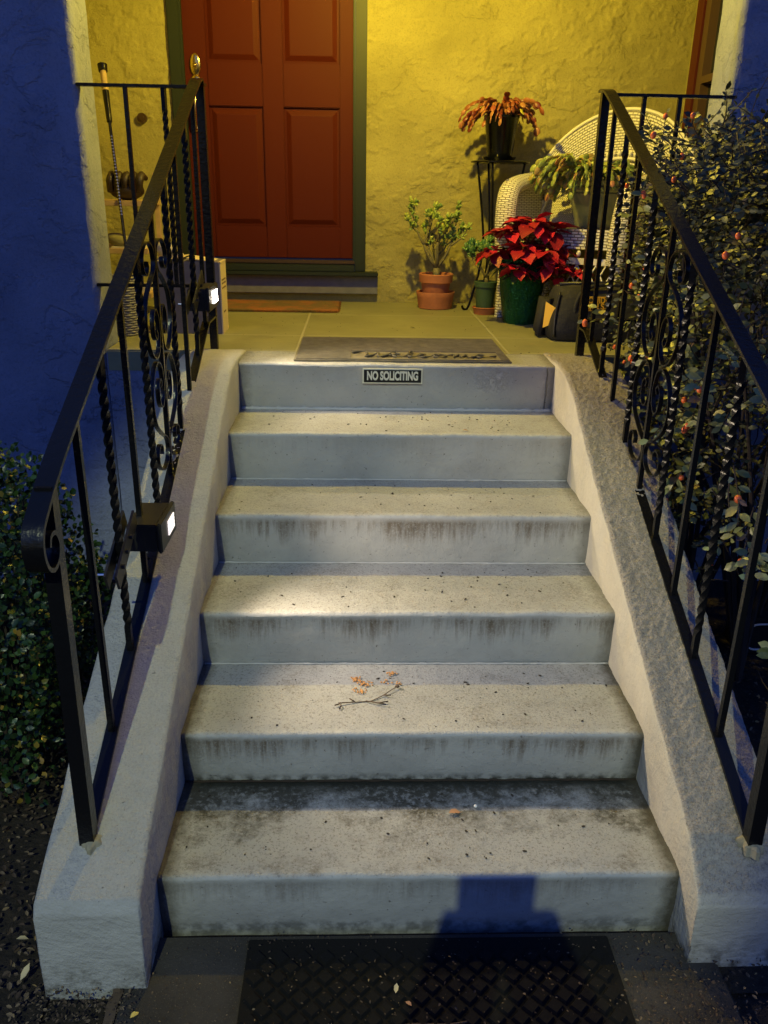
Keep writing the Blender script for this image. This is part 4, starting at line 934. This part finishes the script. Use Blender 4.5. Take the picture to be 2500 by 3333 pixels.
# ---------------- leaf litter and debris ----------------
rnd=random.Random(5)
lt=MB()
def litter(n,x0,x1,y0,y1,s0,s1,z=.022):
    for i in range(n):
        a=rnd.uniform(0,6.3); s_=rnd.uniform(s0,s1); lt.leaf((rnd.uniform(x0,x1),rnd.uniform(y0,y1),z+rnd.uniform(0,.012)),(math.cos(a),math.sin(a),rnd.uniform(-.2,.3)),V((0,0,1))+rv(.5),s_,s_*rnd.uniform(.4,.7),.4,rnd.uniform(-.3,.4))
litter(3000,-1.5,-.76,-.22,1.4,.007,.021); litter(2400,.90,1.9,-.12,1.5,.007,.021)
litter(260,-.80,-.54,-.24,-.15,.004,.012,.028); litter(420,.52,1.1,-.26,-.02,.004,.013,.034); litter(420,-.32,.52,-.34,-.03,.0025,.008,.045); litter(260,-.58,-.32,-.34,-.03,.002,.006,.031); litter(300,.52,.76,-.34,-.03,.002,.008,.031)
lt.build('leaf_litter',M['litter'],kind='stuff')
# crumbs and seeds on the treads: individually uncountable specks
sp=MB(); rnd=random.Random(9)
for k in range(1,7):
    for i in range(80 if k<6 else 30):
        x=rnd.uniform(XL+.03,XR-.03) if i%3 else max(XL+.03,min(XR-.03,rnd.gauss(.30,.14))); yv=YN[k-1]+.03+.28*rnd.random()**.8; s_=rnd.choice((.0008,.0011,.0016,.0026,.0034)); 
        sp.ell((x,yv,ZN[k]+.0015),(s_*rnd.uniform(.7,2.2),s_,s_*.5),MX.Rotation(rnd.uniform(0,3),3,'Z'),5,3)
for i in range(60): sp.ell((rnd.uniform(-.6,.7),rnd.uniform(1.95,3.2),1.0415),(.003*rnd.uniform(.4,1.3),.0016,.001),MX.Rotation(rnd.uniform(0,3),3,'Z'),5,3)
sp.build('dirt_specks',M['twig'],kind='stuff')
sd=MB(); rnd=random.Random(10)
for c_,n in (((-.075,.585),34),((-.05,.560),26),((-.065,.525),22),((.03,.62),16),((.015,.58),9),((.04,.56),6)):
    for i in range(n):
        s_=rnd.uniform(.0016,.0034); sd.ell((c_[0]+rnd.gauss(0,.010),c_[1]+rnd.gauss(0,.008),ZN[2]+.003+rnd.uniform(0,.003)),(s_*1.3,s_,s_*.7),MX.Rotation(rnd.uniform(0,3),3,'Z'),5,4)
sd.build('seed_crumbs',simple('orange seed husk',(.50,.24,.08),.7),kind='stuff')
def fallen(x,yv,z,L_,W_,ang,mat,label,catg='leaf',curl=.3):
    b=MB(); b.leaf((x,yv,z+.006),(math.cos(ang),math.sin(ang),.08),(0,.1,1),L_,W_,.35,curl); return tag(b.build('fallen_leaf',mat,smooth='all'),label,catg,'fallen leaves')
pale=simple('pale dry leaf',(.55,.45,.24),.7); tan_=simple('tan dry leaf',(.42,.22,.12),.8); dk=simple('dark dry leaf',(.045,.028,.018),.9)
fallen(.160,.206,.188,.034,.022,.3,tan_,'curled tan leaf near the middle of the lowest tread')
fallen(-.548,-.225,.031,.022,.014,.9,M['yleaf'],'yellow leaf on the concrete path left of the black rubber mat')
fallen(-.812,-.130,.028,.034,.017,1.2,pale,'pale upright curled leaf beside the foot of the left side wall',curl=-.4)
fallen(-.862,-.02,.028,.026,.014,.2,pale,'small pale leaf in the dark soil left of the left side wall')
fallen(-.845,.105,.028,.020,.016,2.2,M['yleaf'],'round yellow leaf on the soil left of the left side wall')
fallen(.012,-.185,.043,.020,.011,1.4,pale,'cream leaf standing on the black rubber mat',curl=-.3)
fallen(.045,-.215,.043,.018,.010,2.3,tan_,'brown leaf beside the cream leaf on the black rubber mat')
fallen(-.69,.70,zl(.70)+.003,.030,.018,.4,dk,'brown withered leaf on top of the left side wall by the railing')
fallen(-.575,.335,.342,.030,.012,.6,dk,'dark shrivelled leaf at the left end of the second tread')
fallen(.30,1.40,.860,.022,.012,.1,tan_,'small brown leaf scrap on the fifth tread')
fallen(.17,2.56,1.041,.028,.014,.1,dk,'dark curled leaf on the porch floor beyond the welcome mat')
b=MB(); b.ell((.232,.232,.1925),(.0048,.0048,.0042),nu=10,nv=8); tag(b.build('pellet',M['white'],smooth='all'),'tiny round white pellet on the lowest tread','pellet')
b=MB()
z=ZN[2]+.005
for pts in ([(-.122,.438),(-.118,.452),(-.125,.462),(-.10,.468),(-.07,.474),(-.035,.479),(.0,.505),(.025,.530),(.037,.540)],[(-.122,.462),(-.135,.452)],[(-.05,.476),(-.02,.464),(.005,.456)],[(-.02,.466),(.012,.470)],[(-.08,.472),(-.095,.484)],[(.0,.505),(.02,.500)]):
    b.tube([(x,yv,z+.003*math.sin(i)) for i,(x,yv) in enumerate(pts)],[.0019-.0001*i for i in range(len(pts))],5)
b.ell((.040,.543,z+.003),(.007,.005,.004)); tag(b.build('twig',M['bark'],smooth='all'),'thin forked twig lying on the second tread','twig')
b=MB(); b.tube([(x,-.262+.012*math.sin(x*9)+.004*math.sin(x*40),.044) for x in [-.38+.02*k for k in range(28)]],.0022,5); tag(b.build('twig',M['bark'],smooth='all'),'long pale twig across the front of the black rubber mat','twig')

# ---------------- photographer standing behind the camera (sleeves and phone shaped for the shadow cast on the lowest riser) ----------------
pr=empty('person',(-.06,-1.92,.03),'person in a dark hooded coat and trousers standing on the path holding up a phone','person')
def skinned(name,verts,edges,mat,lev=2):
    me=bpy.data.meshes.new(name); me.from_pydata([v[:3] for v in verts],edges,[]); o=bpy.data.objects.new(name,me); C.objects.link(o)
    md=o.modifiers.new('skin','SKIN'); 
    if not me.skin_vertices: me.attributes
    bpy.context.view_layer.objects.active=o
    bm=bmesh.new(); bm.from_mesh(me); ly=bm.verts.layers.skin.verify()
    for i,v in enumerate(bm.verts): v[ly].radius=(verts[i][3],verts[i][4] if len(verts[i])>4 else verts[i][3]); v[ly].use_root=(i==0)
    bm.to_mesh(me); bm.free()
    sb=o.modifiers.new('sub','SUBSURF'); sb.levels=lev; sb.render_levels=lev
    bpy.context.view_layer.update(); m2=bpy.data.meshes.new_from_object(o.evaluated_get(bpy.context.evaluated_depsgraph_get())); bpy.data.objects.remove(o)
    m2.name=name; m2.polygons.foreach_set('use_smooth',[True]*len(m2.polygons)); m2.materials.clear(); m2.materials.append(mat)
    o=bpy.data.objects.new(name,m2); C.objects.link(o); o.parent=pr; o.matrix_parent_inverse=MX.Translation(-pr.location); return o
X0,Y0=-.06,-1.92
B_=[(X0,Y0,.95,.15,.11),(X0,Y0,1.12,.14,.10),(X0,Y0+.01,1.30,.17,.11),(X0,Y0+.01,1.42,.12,.08),(X0,Y0+.02,1.50,.055,.055),(X0,Y0+.03,1.60,.082,.095),(X0,Y0+.03,1.69,.075,.09)]
E_=[(0,1),(1,2),(2,3),(3,4),(4,5),(5,6)]
for sg in (-1,1):
    i=len(B_); B_+= [(X0+sg*.19,Y0,1.40,.055),(X0+sg*.25,Y0+.06,1.18,.050),(X0+sg*.14,Y0+.20,1.42,.055),(X0-.012+sg*.045,Y0+.330,1.600,.040)]
    E_+=[(3,i),(i,i+1),(i+1,i+2),(i+2,i+3)]
    j=len(B_); B_+=[(X0+sg*.10,Y0,.86,.095),(X0+sg*.11,Y0+.02,.50,.062),(X0+sg*.12,Y0-.01,.11,.045),(X0+sg*.12,Y0+.12,.065,.036)]
    E_+=[(0,j),(j,j+1),(j+1,j+2),(j+2,j+3)]
skinned('body',B_,E_,simple('dark coat cloth',(.03,.03,.035),.85))
b=MB(); b.ell((X0,Y0+.0,1.60),(.115,.125,.15),nu=20,nv=14); b.ell((X0,Y0-.02,1.48),(.14,.10,.08),nu=18,nv=10); b.build('hood',simple('dark hood cloth',(.03,.03,.04),.85),pr,smooth='all')
for sg in (-1,1):
    b=MB(); q_=cat([(X0+sg*.24,Y0+.05,1.20),(X0+sg*.15,Y0+.17,1.38),(X0-.012+sg*.085,Y0+.28,1.53),(X0-.012+sg*.050,Y0+.335,1.625)],5); b.tube(q_,[.085-.0015*i for i in range(len(q_))],14); b.build('coat_sleeve',simple('dark sleeve cloth',(.03,.03,.04),.85),pr,smooth='all')  # bulky sleeves added to broaden the cast shadow
skin=simple('skin',(.45,.28,.20),.5)
b=MB(); b.ell((X0,Y0+.075,1.60),(.07,.065,.10),nu=18,nv=12); b.ell((X0,Y0+.145,1.595),(.012,.016,.022),nu=8,nv=6); b.build('face',skin,pr,smooth='all')
for sg in (-1,1):
    hx,hy,hz=X0-.012+sg*.048,Y0+.365,1.60
    H=[(hx+sg*.012,hy-.015,hz-.045,.017),(hx,hy,hz,.020,.014)]; HE=[(0,1)]
    for q in range(4):
        i=len(H); zz=hz-.024+.018*q; ln=(.055,.066,.064,.056)[q]; H+=[(hx-sg*.004,hy+.012,zz,.0085),(hx-sg*.010,hy+.012+ln*.45,zz+.002,.008),(hx-sg*.030,hy+.006+ln*.5,zz+.004,.0072)]; HE+=[(1,i),(i,i+1),(i+1,i+2)]
    i=len(H); H+=[(hx-sg*.012,hy-.014,hz-.012,.010),(hx-sg*.030,hy-.016,hz+.008,.0085)]; HE+=[(0,i),(i,i+1)]
    skinned('hand',H,HE,skin,1)
b=MB(); b.box(X0-.088,X0+.062,-1.535,-1.526,1.562,1.692,b=.003); b.build('phone',M['plastic'],pr,smooth=True)  # phone widened to close a gap in the cast shadow
